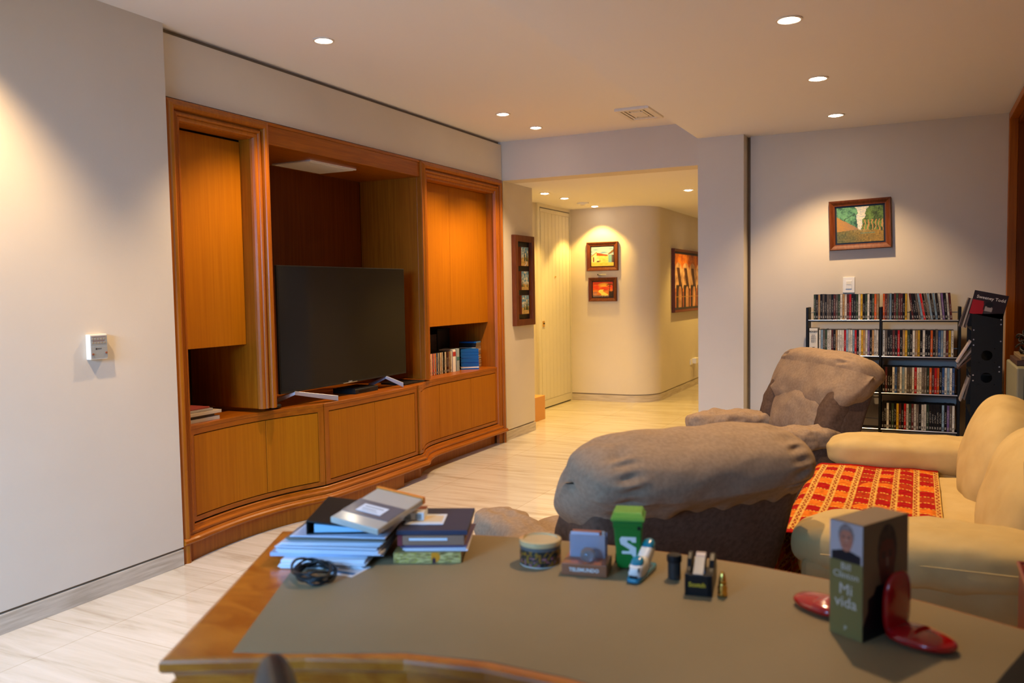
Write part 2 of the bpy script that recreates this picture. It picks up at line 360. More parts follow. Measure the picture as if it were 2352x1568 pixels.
wn = struct(MB().box((-1.99, 1.1, 0.35), (-1.91, 1.16, 2.55)).box((-1.99, 3.54, 0.35), (-1.91, 3.6, 2.55)).box((-1.99, 2.32, 0.35), (-1.91, 2.38, 2.55)).box((-1.99, 1.16, 0.35), (-1.91, 3.54, 0.41)).box((-1.99, 1.16, 2.49), (-1.91, 3.54, 2.55)), 'window_1', 'white')
MB().box((-1.955, 1.16, 0.41), (-1.95, 3.54, 2.49)).build('pane', 'glass', parent=wn)
# wooden frame and lining of the right niche
t = thing('niche_surround', 'orange wooden surround and lining of the niche at the right edge', 'wood panelling', (6.76, -0.56, 0))
mb = MB(); mb.box((6.715, -0.60, 0), (6.76, -0.545, 2.60)); mb.box((3.02, -0.60, 2.575), (6.76, -0.545, 2.62))
mb.box((6.755, -0.59, 0), (6.905, -0.56, 2.62)); mb.build('frame', 'wood', parent=t, bevel=0.004)
mb = MB(); mb.box((6.70, -1.25, 0), (6.74, -0.60, 2.56)); mb.build('side_panel', 'woodin', parent=t)
mb = MB(); mb.box((3.02, -1.25, 2.54), (6.74, -0.60, 2.575)); mb.build('top_panel', 'woodin', parent=t)
mb = MB(); mb.box((3.02, -1.25, 0), (6.74, -1.22, 2.56)); mb.build('back_panel', 'woodin', parent=t)

# ================================================================== hall door
d = MB(); d.box((9.262, 4.125, 0.012), (10.205, 4.165, 2.452)); dr = struct(d, 'door_1', 'doorp')
mb = MB(); mb.box((9.19, 4.118, 0), (9.25, 4.20, ZH)); mb.box((9.25, 4.118, 2.462), (10.215, 4.20, ZH)); mb.box((10.213, 4.118, 0), (10.239, 4.2, ZH)); o = mb.build('door_frame', 'doorp', parent=dr)
mb = MB()
for k in range(8):
    x0 = 9.275+k*0.1135; mb.box((x0+0.003, 4.117, 0.11), (x0+0.1105, 4.126, 2.40))
mb.box((9.265, 4.119, 0.014), (10.20, 4.126, 0.107)); mb.box((9.265, 4.119, 2.403), (10.20, 4.126, 2.45)); mb.build('plank_panel', 'doorp', parent=dr)
mb = MB(); mb.box((9.262, 4.13, 0.0), (10.205, 4.16, 0.012)); mb.build('door_gap_shade', 'slit', parent=dr)  # black strip standing for the shade under the door
mb = MB(); mb.box((9.295, 4.108, 1.012), (9.345, 4.118, 1.082)); o = mb.build('lock_plate', 'brass', parent=dr, bevel=0.002)
mb = MB(); mb.cyl((9.32, 4.10, 1.052), (9.32, 4.109, 1.052), 0.009); mb.build('keyhole', 'dark', parent=o)
mb = MB(); mb.cyl((9.70, 4.105, 1.623), (9.70, 4.118, 1.623), 0.009); mb.build('peephole', 'brass', parent=dr)

# ================================================================== ceiling lights
def downlight(x, y, z, label, group, power, col, size=105, blend=0.6, tilt=(0, 0, -1), vis=True, rad=0.03):
    t = thing('recessed_downlight', label, 'ceiling light', (x, y, z), group=group)
    mb = MB(); mb.lathe([(0.060, 0.002), (0.060, -0.004), (0.050, -0.006), (0.042, -0.002), (0.040, 0.0015)], (x, y, z), 40); mb.build('trim_ring', 'trimw', parent=t, smooth=False)
    mb = MB(); mb.lathe([(0.036, -0.001), (0.036, -0.006), (0.030, -0.009), (0.016, -0.011)], (x, y, z), 28); mb.build('lens', 'lens', parent=t)
    l = bpy.data.lights.new('downlight_lamp', 'SPOT'); l.energy = power; l.color = col; l.spot_size = math.radians(size); l.spot_blend = blend; l.shadow_soft_size = rad
    lo = bpy.data.objects.new('downlight_lamp', l); C.objects.link(lo); lo.parent = t; lo.location = (0, 0, -0.035)
    lo.rotation_euler = Vector(tilt).to_track_quat('-Z', 'Y').to_euler()
WARM = (1.0, 0.67, 0.36); HALL = (1.0, 0.61, 0.14)
G1 = 'recessed downlights in the main ceiling'; G2 = 'recessed downlights in the lower ceiling'; G3 = 'recessed downlights in the hall ceiling'
downlight(3.84, 3.02, ZC, 'bright recessed downlight above the left end of the wooden unit', G1, 130, WARM)
downlight(6.09, 3.02, ZC, 'recessed downlight over the right bay, left one of the close pair', G1, 130, WARM)
downlight(6.73, 3.02, ZC, 'recessed downlight nearest the hall header, right one of the close pair', G1, 130, WARM)
downlight(1.75, 3.02, ZC, 'recessed downlight out of view above the left wall', G1, 185, WARM, size=100, tilt=(0, 0.35, -0.9))
downlight(2.83, 0.54, ZL, 'recessed downlight out of view in the lower ceiling above the near recliner', G2, 92, WARM)
downlight(4.00, 0.54, ZL, 'recessed downlight nearest the camera in the lower ceiling', G2, 92, WARM)
downlight(5.19, 0.54, ZL, 'middle one of three recessed downlights in the lower ceiling', G2, 92, WARM)
downlight(6.35, 0.54, ZL, 'farthest recessed downlight in the lower ceiling, above the green landscape painting', G2, 92, WARM)
downlight(8.364, 3.66, ZH, 'recessed hall downlight nearest the black triptych frame', G3, 80, HALL)
downlight(8.93, 3.66, ZH, 'recessed hall downlight in front of the planked door, second in its row', G3, 80, HALL)
downlight(10.0, 3.69, ZH, 'recessed hall downlight just above the two small paintings', G3, 80, HALL, size=100, blend=0.35)
downlight(8.945, 2.234, ZH, 'recessed hall downlight on the right, beside the pillar edge', G3, 92, HALL)
downlight(11.6, 2.45, ZH, 'added unseen corridor fill downlight behind the pillar, nearer one', G3, 92, HALL)  # two fill lamps added unseen to brighten the corridor
downlight(13.0, 2.45, ZH, 'added unseen corridor fill downlight behind the pillar, farther one', G3, 92, HALL)  # second added fill lamp, farther down the corridor
t = thing('smoke_detector', 'small flat round smoke detector between the hall downlights', 'smoke detector', (9.54, 3.67, ZH))
MB().lathe([(0.07, 0.002), (0.072, -0.012), (0.06, -0.02)], (9.54, 3.67, ZH), 32).build('housing', 'white', parent=t)
MB().lathe([(0.03, -0.02), (0.028, -0.028), (0.02, -0.03)], (9.54, 3.67, ZH), 24).build('sensor_cap', 'trimw', parent=t)
# ceiling air vent
t = thing('ceiling_vent', 'white louvred air vent in the ceiling before the header', 'air vent', (6.59, 2.035, ZC))
mb = MB()
x0, x1, y0, y1 = 6.37, 6.80, 1.90, 2.18
mb.box((x0, y0, ZC-0.022), (x1, y0+0.035, ZC+0.001)); mb.box((x0, y1-0.035, ZC-0.022), (x1, y1, ZC+0.001)); mb.box((x0, y0+0.035, ZC-0.022), (x0+0.04, y1-0.035, ZC+0.001)); mb.box((x1-0.04, y0+0.035, ZC-0.022), (x1, y1-0.035, ZC+0.001)); mb.build('frame', 'trimw', parent=t, bevel=0.003)
mb = MB(); mb.box((x0+0.04, y0+0.035, ZC-0.002), (x1-0.04, y1-0.035, ZC+0.0005)); mb.build('opening', 'groove', parent=t)
mb = MB(); mb.box((x0+0.13, y0+0.09, ZC-0.018), (x1-0.13, y1-0.09, ZC-0.012))
mb.build('centre_plate', 'trimw', parent=t)
for k in range(3):
    i = 0.04+0.03*k; w = 0.018
    mb = MB(); mb.box((x0+i, y0+i, ZC-0.016), (x0+i+w, y1-i, ZC-0.010)); mb.box((x1-i-w, y0+i, ZC-0.016), (x1-i, y1-i, ZC-0.010)); mb.box((x0+i+w, y0+i, ZC-0.016), (x1-i-w, y0+i+w, ZC-0.010)); mb.box((x0+i+w, y1-i-w, ZC-0.016), (x1-i-w, y1-i, ZC-0.010)); mb.build('louvre', 'trimw', parent=t)

# ================================================================== built-in wooden wall unit
PR = [(0.0, 3.612), (0.0, 3.572), (0.004, 3.566), (0.016, 3.562), (0.022, 3.556), (0.034, 3.551), (0.046, 3.556), (0.050, 3.563), (0.053, 3.585), (0.060, 3.586), (0.064, 3.574), (0.074, 3.570), (0.079, 3.575), (0.084, 3.583), (0.088, 3.580), (0.098, 3.580), (0.106, 3.586), (0.112, 3.60), (0.115, 3.612)]
def mould(path, prof, side):
    """mitred moulding along a path in the XZ plane; side=+1 keeps profile to the right of travel"""
    mb = MB(); n = len(path); k = len(prof); vs = []
    for i, (px, pz) in enumerate(path):
        ds = []
        if i > 0: ds.append(Vector((px-path[i-1][0], pz-path[i-1][1])).normalized())
        if i < n-1: ds.append(Vector((path[i+1][0]-px, path[i+1][1]-pz)).normalized())
        nn = [Vector((d.y, -d.x))*side for d in ds]
        v = nn[0] if len(nn) == 1 else (nn[0]+nn[1])/(1+nn[0].dot(nn[1]))
        vs += [(px+v.x*d, y, pz+v.y*d) for d, y in prof]
    fs = [(i*k+j, i*k+j+1, (i+1)*k+j+1, (i+1)*k+j) for i in range(n-1) for j in range(k-1)]
    fs += [tuple(range(k)), tuple((n-1)*k+j for j in range(k))[::-1]]
    return mb.add(vs, fs)
XA, XB, XC, XD, XE = 3.205, 3.98, 5.715, 5.83, 7.15
# left upper cabinet
t = thing('upper_cabinet', 'left upper wooden cabinet of the wall unit with one tall plain door', 'cabinet', (3.6, 3.7, 1.15))
mould([(XA, 0.0), (XA, 2.50), (XB, 2.50), (XB, 0.758)], PR, 1).build('moulded_frame', 'wood', parent=t)
mb = MB(); mb.box((3.30, 3.692, 1.153), (3.863, 3.712, 2.372)); mb.build('door', 'veneer', parent=t, bevel=0.002)
mb = MB(); mb.box((3.866, 3.61, 0.758), (3.979, 4.17, 2.45)); mb.build('side_panel', 'wood', parent=t, bevel=0.006)
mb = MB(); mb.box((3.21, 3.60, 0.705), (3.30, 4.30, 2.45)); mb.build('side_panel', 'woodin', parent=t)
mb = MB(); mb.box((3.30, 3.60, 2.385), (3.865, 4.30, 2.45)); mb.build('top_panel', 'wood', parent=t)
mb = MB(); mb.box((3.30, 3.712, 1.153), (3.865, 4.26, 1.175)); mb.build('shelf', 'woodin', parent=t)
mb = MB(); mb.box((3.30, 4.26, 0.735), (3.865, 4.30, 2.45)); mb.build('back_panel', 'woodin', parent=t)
mb = MB(); mb.box((3.30, 3.70, 2.372), (3.865, 3.72, 2.385)); mb.build('gap_shade_strip', 'slit', parent=t)  # black strip painted as the shade line above the door
# right upper cabinet
t = thing('upper_cabinet', 'right upper wooden cabinet of the wall unit with three narrow plain doors', 'cabinet', (6.4, 3.7, 1.15))
mould([(XC, 0.752), (XC, 2.50), (XE, 2.50), (XE, 0.0)], PR, 1).build('moulded_frame', 'wood', parent=t)
for a, b_ in ((5.832, 6.352), (6.355, 6.868), (6.871, 7.047)):
    mb = MB(); mb.box((a, 3.692, 1.162), (b_, 3.712, 2.368)); mb.build('door', 'veneer', parent=t, bevel=0.0015)
mb = MB(); mb.box((XC+0.001, 3.61, 0.752), (XD-0.001, 4.17, 2.45)); mb.build('side_panel', 'wood', parent=t, bevel=0.006)
mb = MB(); mb.box((7.048, 3.60, 0.705), (7.15, 4.30, 2.45)); mb.build('side_panel', 'wood', parent=t)
mb = MB(); mb.box((XD, 3.60, 2.37), (7.048, 4.30, 2.45)); mb.build('top_panel', 'wood', parent=t)
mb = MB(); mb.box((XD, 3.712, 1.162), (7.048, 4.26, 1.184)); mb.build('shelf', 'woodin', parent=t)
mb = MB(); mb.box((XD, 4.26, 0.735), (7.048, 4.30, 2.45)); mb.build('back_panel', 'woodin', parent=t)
# television niche
t = thing('television_niche', 'deep open wooden niche between the two upper cabinets', 'cabinet', (4.85, 3.9, 0.735))
mb = MB(); mb.box((XB, 3.585, 2.371), (XC, 3.62, 2.484)); mb.box((XB, 3.58, 2.484), (XC, 3.62, 2.503)); mb.build('fascia_board', 'woodh', parent=t, bevel=0.002)
mb = MB(); mb.box((XB, 3.62, 2.371), (XC, 4.169, 2.41)); mb.build('top_panel', 'woodh', parent=t)
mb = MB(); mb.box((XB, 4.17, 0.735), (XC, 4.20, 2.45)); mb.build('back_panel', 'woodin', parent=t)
t = thing('niche_grille', 'flat grey air grille in the top of the television niche', 'air vent', (4.85, 3.92, 2.371))
mb = MB(); mb.box((4.585, 3.748, 2.360), (5.105, 4.09, 2.371)); mb.build('plate', 'trimw', parent=t, bevel=0.002)
for k in range(26):
    y = 3.768+k*0.012; mb = MB(); mb.box((4.60, y, 2.3565), (5.09, y+0.006, 2.361)); mb.build('louvre', 'trimw', parent=t)
# base cabinets with a serpentine front
CL = [(3.31, 3.605), (3.45, 3.622), (3.65, 3.634), (3.85, 3.625), (4.05, 3.593), (4.22, 3.542), (4.335, 3.500)]
CM = [(4.347, 3.498), (4.6, 3.488), (4.9, 3.482), (5.2, 3.482), (5.455, 3.487)]
CR = [(5.467, 3.475), (5.52, 3.483), (5.60, 3.522), (5.70, 3.568), (5.83, 3.598), (6.05, 3.606), (6.5, 3.604), (7.045, 3.598)]
def curved(cv, x0, x1, z0, z1, d0, d1, n=24, back=None):
    """solid whose front follows the curve: d0 front offset (towards room negative), d1 thickness behind"""
    xs = [x0+(x1-x0)*i/n for i in range(n+1)]
    fr = [(x, interp(cv, x)+d0) for x in xs]
    bk = [(x, (back if back is not None else interp(cv, x)+d1)) for x in reversed(xs)]
    return MB().prism(fr+bk, z0, z1)
specs = [(CL, 3.315, 4.338, [(3.355, 3.925), (3.929, 4.298)], 'left curved base cabinet under the open shelf, with two plain doors'),
         (CM, 4.345, 5.458, [(4.392, 4.888), (4.892, 5.418)], 'middle base cabinet under the television, with two plain doors'),
         (CR, 5.466, 7.045, [(5.500, 5.985), (5.989, 6.53), (6.534, 7.005)], 'right base cabinet with an S-curved first door of three')]
for cv, a, b_, doors, lab in specs:
    t = thing('base_cabinet', lab, 'cabinet', ((a+b_)/2, 3.8, 0), group='base cabinets of the wooden wall unit')
    curved(cv, a, b_, 0.712, 0.735, 0, 0, back=4.26).build('top_board', 'woodh', parent=t, bevel=0.003)
    curved(cv, a, b_, 0.683, 0.712, 0.001, 0.03).build('top_rail', 'woodh', parent=t)
    curved(cv, a, b_, 0.197, 0.222, 0.001, 0.40).build('bottom_rail', 'woodh', parent=t)
    mb = curved(cv, a, doors[0][0]-0.004, 0.222, 0.683, 0.001, 0.40, n=3); mb.build('stile', 'wood', parent=t)
    mb = curved(cv, doors[-1][1]+0.004, b_, 0.222, 0.683, 0.001, 0.40, n=3); mb.build('stile', 'wood', parent=t)
    curved(cv, doors[0][0]-0.004, doors[-1][1]+0.004, 0.222, 0.683, 0.03, 0.05).build('joint_shade_backing', 'slit', parent=t)  # near-black slab so the door joints look like shadow lines
    for da, db in doors:
        curved(cv, da, db, 0.227, 0.678, 0.003, 0.022).build('door', 'veneer', parent=t, bevel=0.0015)
# continuous plinth with stepped moulding
CP = [(3.21, 3.600), (3.31, 3.605)]+CL[1:]+CM+CR[1:]+[(7.145, 3.598)]
def plinth(prof, x0, x1, n=110):
    xs = [x0+(x1-x0)*i/n for i in range(n+1)]; k = len(prof); vs = []
    for x in xs:
        y = interp(CP, x); vs += [(x, y-d, z) for d, z in prof]
    fs = [(i*k+j, i*k+j+1, (i+1)*k+j+1, (i+1)*k+j)[::-1] for i in range(n) for j in range(k-1)]
    fs += [tuple(range(k)), tuple(n*k+j for j in range(k))[::-1]]
    return MB().add(vs, fs)
t = thing('plinth', 'curved stepped wooden plinth moulding along the foot of the wall unit', 'plinth', (5.1, 3.55, 0))
o = plinth([(-0.05, 0.188), (0.004, 0.188), (0.010, 0.184), (0.012, 0.176), (0.016, 0.168), (0.028, 0.162), (0.031, 0.158), (0.031, 0.148), (0.028, 0.143), (0.034, 0.139), (0.048, 0.134), (0.057, 0.126), (0.060, 0.114), (0.056, 0.106), (0.045, 0.102), (-0.05, 0.102)], 3.206, 7.149); o.build('stepped_moulding', 'woodh', parent=t)
plinth([(-0.15, 0.196), (-0.012, 0.196), (-0.012, 0.188), (-0.15, 0.188)], 3.30, 7.05).build('gap_shade_strip', 'slit', parent=t)  # black strip painted as the shade between doors and moulding
plinth([(-0.10, 0.102), (0.026, 0.102), (0.024, 0.0), (-0.10, 0.0)], 3.206, 5.20).build('kickboard', 'wood', parent=t)
plinth([(-0.20, 0.102), (-0.035, 0.102), (-0.035, 0.0), (-0.20, 0.0)], 5.201, 7.10).build('kickboard', 'wood', parent=t)

# ================================================================== television and things on the unit
CT = 0.735
t = thing('television', 'large flat black television standing in the wooden niche', 'television', (4.78, 3.62, CT))
mb = MB(); mb.box((4.062, 3.612, 0.823), (5.500, 3.632, 1.638)); mb.box((4.25, 3.632, 0.86), (5.30, 3.665, 1.35)); mb.build('housing', 'dark', parent=t, bevel=0.003)
mb = MB(); mb.box((4.070, 3.6105, 0.838), (5.492, 3.6125, 1.631)); mb.build('screen', 'screen', parent=t)
mb = MB(); mb.box((4.70, 3.6085, 0.8245), (4.86, 3.6125, 0.8285)); mb.build('chrome_strip', 'chrome', parent=t)
M['logo'] = mat('silver_print', (0.45, 0.45, 0.45), 0.5)
text('maker_logo', 'SONY', 0.016, t, frameM((4.78-4.78, 3.6095-3.62, 0.832-CT), (1, 0, 0), (0, -1, 0)), 'logo', bold=0.0003)
for A0, B0, wd in ((Vector((4.20, 3.625, CT+0.082)), Vector((4.50, 3.512, CT+0.017)), 0.016), (Vector((5.235, 3.625, CT+0.082)), Vector((5.315, 3.52, CT+0.017)), 0.014)):
    d_ = (B0-A0).normalized(); sd = Vector((-d_.y, d_.x, 0)).normalized()*wd; vs = []
    for P_, h0, h1 in ((A0, -0.012, 0.012), (B0, -0.0168, 0.018)):
        vs += [P_-sd+Vector((0, 0, h0)), P_+sd+Vector((0, 0, h0)), P_+sd+Vector((0, 0, h1)), P_-sd+Vector((0, 0, h1))]
    fb = Vector((A0.x-(B0.x-A0.x)*0.25, 3.77, CT+0.0))
    vs2 = []
    for P_, h0, h1 in ((A0, -0.012, 0.012), (fb, 0.0, 0.03)):
        vs2 += [P_-sd+Vector((0, 0, h0)), P_+sd+Vector((0, 0, h0)), P_+sd+Vector((0, 0, h1)), P_-sd+Vector((0, 0, h1))]
    MB().add(vs, [(0, 1, 2, 3), (4, 7, 6, 5), (0, 4, 5, 1), (1, 5, 6, 2), (2, 6, 7, 3), (3, 7, 4, 0)]).add(vs2, [(0, 3, 2, 1), (4, 5, 6, 7), (0, 1, 5, 4), (1, 2, 6, 5), (2, 3, 7, 6), (3, 0, 4, 7)]).build('foot', 'silver', parent=t, bevel=0.002)
t = thing('media_box', 'flat black set-top box lying under the television', 'electronics', (4.98, 3.72, CT))
mb = MB(); mb.box((4.82, 3.60, CT), (5.10, 3.80, CT+0.035)); mb.build('housing', 'dark', parent=t, bevel=0.004)
mb = MB(); mb.box((4.84, 3.62, CT+0.035), (5.08, 3.78, CT+0.040)); mb.build('top_plate', 'darkm', parent=t)
mb = MB(); mb.box((4.86, 3.5985, CT+0.012), (4.99, 3.601, CT+0.024)); mb.build('display_window', 'screen', parent=t)
t = thing('disc_player', 'slim black player at the foot of the right divider', 'electronics', (5.6, 3.7, CT))
mb = MB(); mb.box((5.42, 3.575, CT), (5.71, 3.80, CT+0.014)); mb.build('housing', 'dark', parent=t, bevel=0.002)
mb = MB(); mb.box((5.45, 3.573, CT+0.004), (5.55, 3.576, CT+0.010)); mb.build('disc_slot', 'screen', parent=t)
mb = MB(); mb.soft((4.04, 3.66, CT+0.016), (0.045, 0.05, 0.016), p=3, n=8); tag(mb.build('game_controller', 'dark', origin=(4.04, 3.66, CT)), 'small black gadget beside the foot of the left divider', 'electronics')

ORD = 'first second third fourth fifth sixth seventh eighth ninth tenth eleventh twelfth thirteenth fourteenth fifteenth sixteenth seventeenth eighteenth nineteenth twentieth twenty-first twenty-second twenty-third twenty-fourth twenty-fifth twenty-sixth twenty-seventh twenty-eighth twenty-ninth thirtieth thirty-first thirty-second'.split()
COL = dict(k=('black', S(30, 24, 19)), g=('grey', S(98, 86, 74)), w=('white', S(205, 198, 182)), r=('red', S(190, 30, 28)), o=('orange', S(205, 90, 30)), y=('yellow', S(205, 160, 40)),
           b=('blue', S(55, 85, 135)), l=('pale blue', S(125, 150, 165)), n=('green', S(56, 70, 48)), p=('purple', S(110, 85, 130)), t=('tan', S(175, 135, 85)), m=('maroon', S(92, 40, 34)))
# upright DVD in the black rack: spine towards -X
def dvd_mesh(front):
    mb = MB(); w, h, dd = 0.0142, 0.19, 0.135
    if front == 'X':
        mb.box((0.0006, -w/2, 0), (dd, w/2, h), 1); mb.box((-0.0004, -w/2+0.0008, 0.0015), (0.0005, w/2-0.0008, h-0.0015), 0); return mb
    mb.box((-w/2, 0.0006, 0), (w/2, dd, h), 1); mb.box((-w/2+0.0008, -0.0004, 0.0015), (w/2-0.0008, 0.0005, h-0.0015), 0); return mb
dv0 = dvd_mesh('X').build('dvd_case', ['spineY', 'dark']); dvy0 = dvd_mesh('Y').build('dvd_case', ['spineX', 'dark'])
dme, dmy = dv0.data, dvy0.data
bpy.data.objects.remove(dv0); bpy.data.objects.remove(dvy0)
def dvd(me, loc, col, sw, label, group, rot=(0, 0, 0), sh=1.0, axis='Y'):
    o = bpy.data.objects.new('dvd_case', me); C.objects.link(o); o.location = loc; o.rotation_euler = rot
    o.scale = (1, sw, sh) if axis == 'Y' else (sw, 1, sh)
    c = COL[col][1]; j = random.uniform(0.8, 1.2); o.color = (min(1, c[0]*j), min(1, c[1]*j), min(1, c[2]*j), 1)
    tag(o, label, 'dvd case', group); return o

# ================================================================== black DVD rack on the far wall
RX = 6.65
rk = thing('dvd_rack', 'black metal rack of four DVD shelves against the far wall', 'shelf rack', (RX+0.1, 0.26, 0))
for y in (0.765, 0.257, -0.253):
    MB().box((RX-0.012, y-0.017, 0), (RX+0.17, y+0.0, 1.292)).build('upright', 'darkm', parent=rk, bevel=0.002)
SH = [1.200, 0.936, 0.668, 0.402, 0.10]
for zz in SH:
    for ya, yb in ((0.257, 0.748), (-0.253, 0.240)):
        sh = MB().box((RX-0.004, ya, zz-0.016), (RX+0.16, yb, zz-0.006)).build('shelf', 'darkm', parent=rk)
        MB().cyl((RX-0.008, ya, zz-0.004), (RX-0.008, yb, zz-0.004), 0.0042, n=10).build('front_rod', 'chrome', parent=sh)
        MB().cyl((RX+0.155, ya, zz+0.05), (RX+0.155, yb, zz+0.05), 0.004, n=10).build('back_rod', 'chrome', parent=sh)
def row(cols, y_left, y_right, shelf, bay, z, tilt=0.0):
    n = len(cols); st = (y_left-y_right)/n
    for i, c in enumerate(cols):
        y = y_left-st*(i+0.5); sw = (st-0.0004)/0.0142*(1.0 if not tilt else math.cos(tilt))
        lab = f'{COL[c][0]}-spined DVD case, {ORD[i]} from left in the {bay} of the rack\'s {shelf} shelf'
        if tilt: dvd(dme, (RX+0.004, y-math.sin(tilt)*0.19*0.5, z), c, sw, f'leaning {COL[c][0]}-spined DVD case, {ORD[i]} of the slanting run on the rack\'s top shelf', 'DVD cases leaning on the top shelf', rot=(-tilt if False else tilt, 0, 0))
        else: dvd(dme, (RX+random.uniform(0.0, 0.006), y, z), c, min(sw, sw), lab, f'DVD cases on the {shelf} shelf', sh=random.choice((1, 1, 1, 1.01, 0.995)))
row('nktkgkggkmgnwtwmrkknwyknwknot', 0.712, 0.262, 'top', 'left bay', SH[0])
row('omglkmnmmky', 0.236, 0.075, 'top', 'right bay', SH[0])
row('wlgnwwmktwwwrlwwlrkwytwpktww', 0.674, 0.262, 'second', 'left bay', SH[1])
row('wgkkmkrktynkwtykwkkokgblwmyw', 0.235, -0.225, 'second', 'right bay', SH[1])
row('gwkmwgkkwmlwnkgwtkww', 0.70, 0.33, 'third', 'left bay', SH[2])
row('kmkkwbgwlwggwrwwggnomrokbwlwb', 0.232, -0.235, 'third', 'right bay', SH[2])
row('kkwknkymkrwnmwgkwwnkkkkklkpgw', 0.236, -0.238, 'fourth', 'right bay', SH[3])
tcols = 'mkkglrkglklkwpkwm'; nT = len(tcols)
for i, c in enumerate(tcols):
    y = 0.035-0.0152*i; a = 0.13+0.045*math.sin(i*0.3)
    # leaning to the left at the top: pivot on the lower edge
    dvd(dme, (RX+0.004, y, SH[0]+0.001), c, 0.98, f'leaning {COL[c][0]}-spined DVD case, {ORD[i]} in the slanting run on the top shelf', 'DVD cases leaning on the top shelf', rot=(-a, 0, 0))
o = box((RX+0.005, 0.043, SH[0]), (RX+0.10, 0.058, SH[0]+0.062)).build('bookend', 'darkm', origin=(RX, 0.05, SH[0])); tag(o, 'small black bookend between the upright and the leaning DVDs', 'bookend')
# wide box set with its title
t = thing('dvd_box_set', 'wide white boxed film set at the left end of the second shelf', 'dvd box', (RX, 0.712, SH[1]))
def rocky(u, v):
    c = S(225, 215, 190)
    if v < 0.10: c = S(190, 150, 90)
    elif v < 0.30:
        # small boxer figure with raised arms
        x = (u-0.5)/0.5; y = (v-0.10)/0.2
        body = abs(x) < 0.14 and 0.35 < y < 0.8; legs = y < 0.45 and abs(abs(x)-0.18*(1-y)) < 0.10; arm = y > 0.62 and abs(abs(x)-0.16-0.35*(y-0.62)) < 0.08; head = (x*x+(y-0.88)**2*1.2) < 0.012
        if body or legs or arm or head: c = S(60, 45, 30)
    return c
box((RX+0.001, 0.682, SH[1]), (RX+0.14, 0.742, SH[1]+0.20)).build('box', 'white', parent=t, bevel=0.001)
painting(rocky, 24, 70, 0.058, 0.198, frameM((RX-0.0005, 0.712, SH[1]+0.10), (0, -1, 0), (-1, 0, 0))).build('printed_spine', 'print', parent=t)
M['ink'] = mat('black_ink', (0.012, 0.01, 0.01), 0.6)
text('title', 'ROCKY', 0.017, t, frameM((-0.002, 0, 0.174), (0, -1, 0), (-1, 0, 0)), 'ink', bold=0.0008)
for k, s_ in enumerate(('ROCKY', 'ROCKY II', 'ROCKY III', 'ROCKY IV', 'ROCKY V')):
    text('subtitle', s_, 0.0075, t, frameM((-0.002, 0, 0.147-k*0.0125), (0, -1, 0), (-1, 0, 0)), 'ink', bold=0.0002)

# ================================================================== black disc tower to the right of the rack
t = thing('disc_tower', 'tall black perforated disc tower at the end of the rack', 'shelf tower', (6.0, -0.39, 0))
TX = 6.0; ya, yb = -0.474, -0.302
def holed(y0, y1, z0, z1, x, holes, r=0.032):
    """side panel with round holes: strips between the holes, ring of quads around each hole"""
    mb = MB(); cy = (y0+y1)/2; hw = 0.046; edges = [z0]
    mb.box((x, y0, z0), (x+0.012, cy-hw, z1)); mb.box((x, cy+hw, z0), (x+0.012, y1, z1)); prev = z0
    for hz in holes:
        mb.box((x, cy-hw, prev), (x+0.012, cy+hw, hz-hw)); prev = hz+hw
        n = 32; vs = []
        for i in range(n):
            a = 2*PI*(i+0.5)/n; c_, s_ = math.cos(a), math.sin(a); q = hw/max(abs(c_), abs(s_))
            vs += [(x, cy+r*c_, hz+r*s_), (x, cy+q*c_, hz+q*s_), (x+0.012, cy+r*c_, hz+r*s_), (x+0.012, cy+q*c_, hz+q*s_)]
        fs = []
        for i in range(n):
            j = (i+1) % n; fs += [(4*i, 4*j, 4*j+1, 4*i+1), (4*i+2, 4*i+3, 4*j+3, 4*j+2), (4*i, 4*i+2, 4*j+2, 4*j)]
        mb.add(vs, fs)
    mb.box((x, cy-hw, prev), (x+0.012, cy+hw, z1)); return mb
holed(ya, yb, 0, 1.262, TX, [0.36, 0.62, 0.86, 1.00-0.0]).build('side_panel', 'darkm', parent=t)
box((TX+0.55, ya, 0), (TX+0.562, yb, 1.262)).build('side_panel', 'darkm', parent=t)
box((TX+0.012, ya, 0.0), (TX+0.55, ya+0.01, 1.262)).build('back_panel', 'darkm', parent=t)
for zz in (0.10, 0.36, 0.62, 0.88, 1.16):
    box((TX+0.012, ya+0.01, zz-0.006), (TX+0.55, yb, zz)).build('shelf', 'darkm', parent=t)
for z_, y_ in ((1.225, yb-0.16), (1.195, yb-0.16), (1.16, yb-0.012), (1.10, yb-0.012), (1.065, yb-0.012), (1.09, yb-0.16), (0.93, yb-0.155), (0.90, yb-0.155), (0.875, yb-0.012), (0.84, yb-0.012)):
    MB().cyl((TX-0.003, y_, z_), (TX+0.001, y_, z_), 0.0045, n=10).build('screw', 'chrome', parent=t)
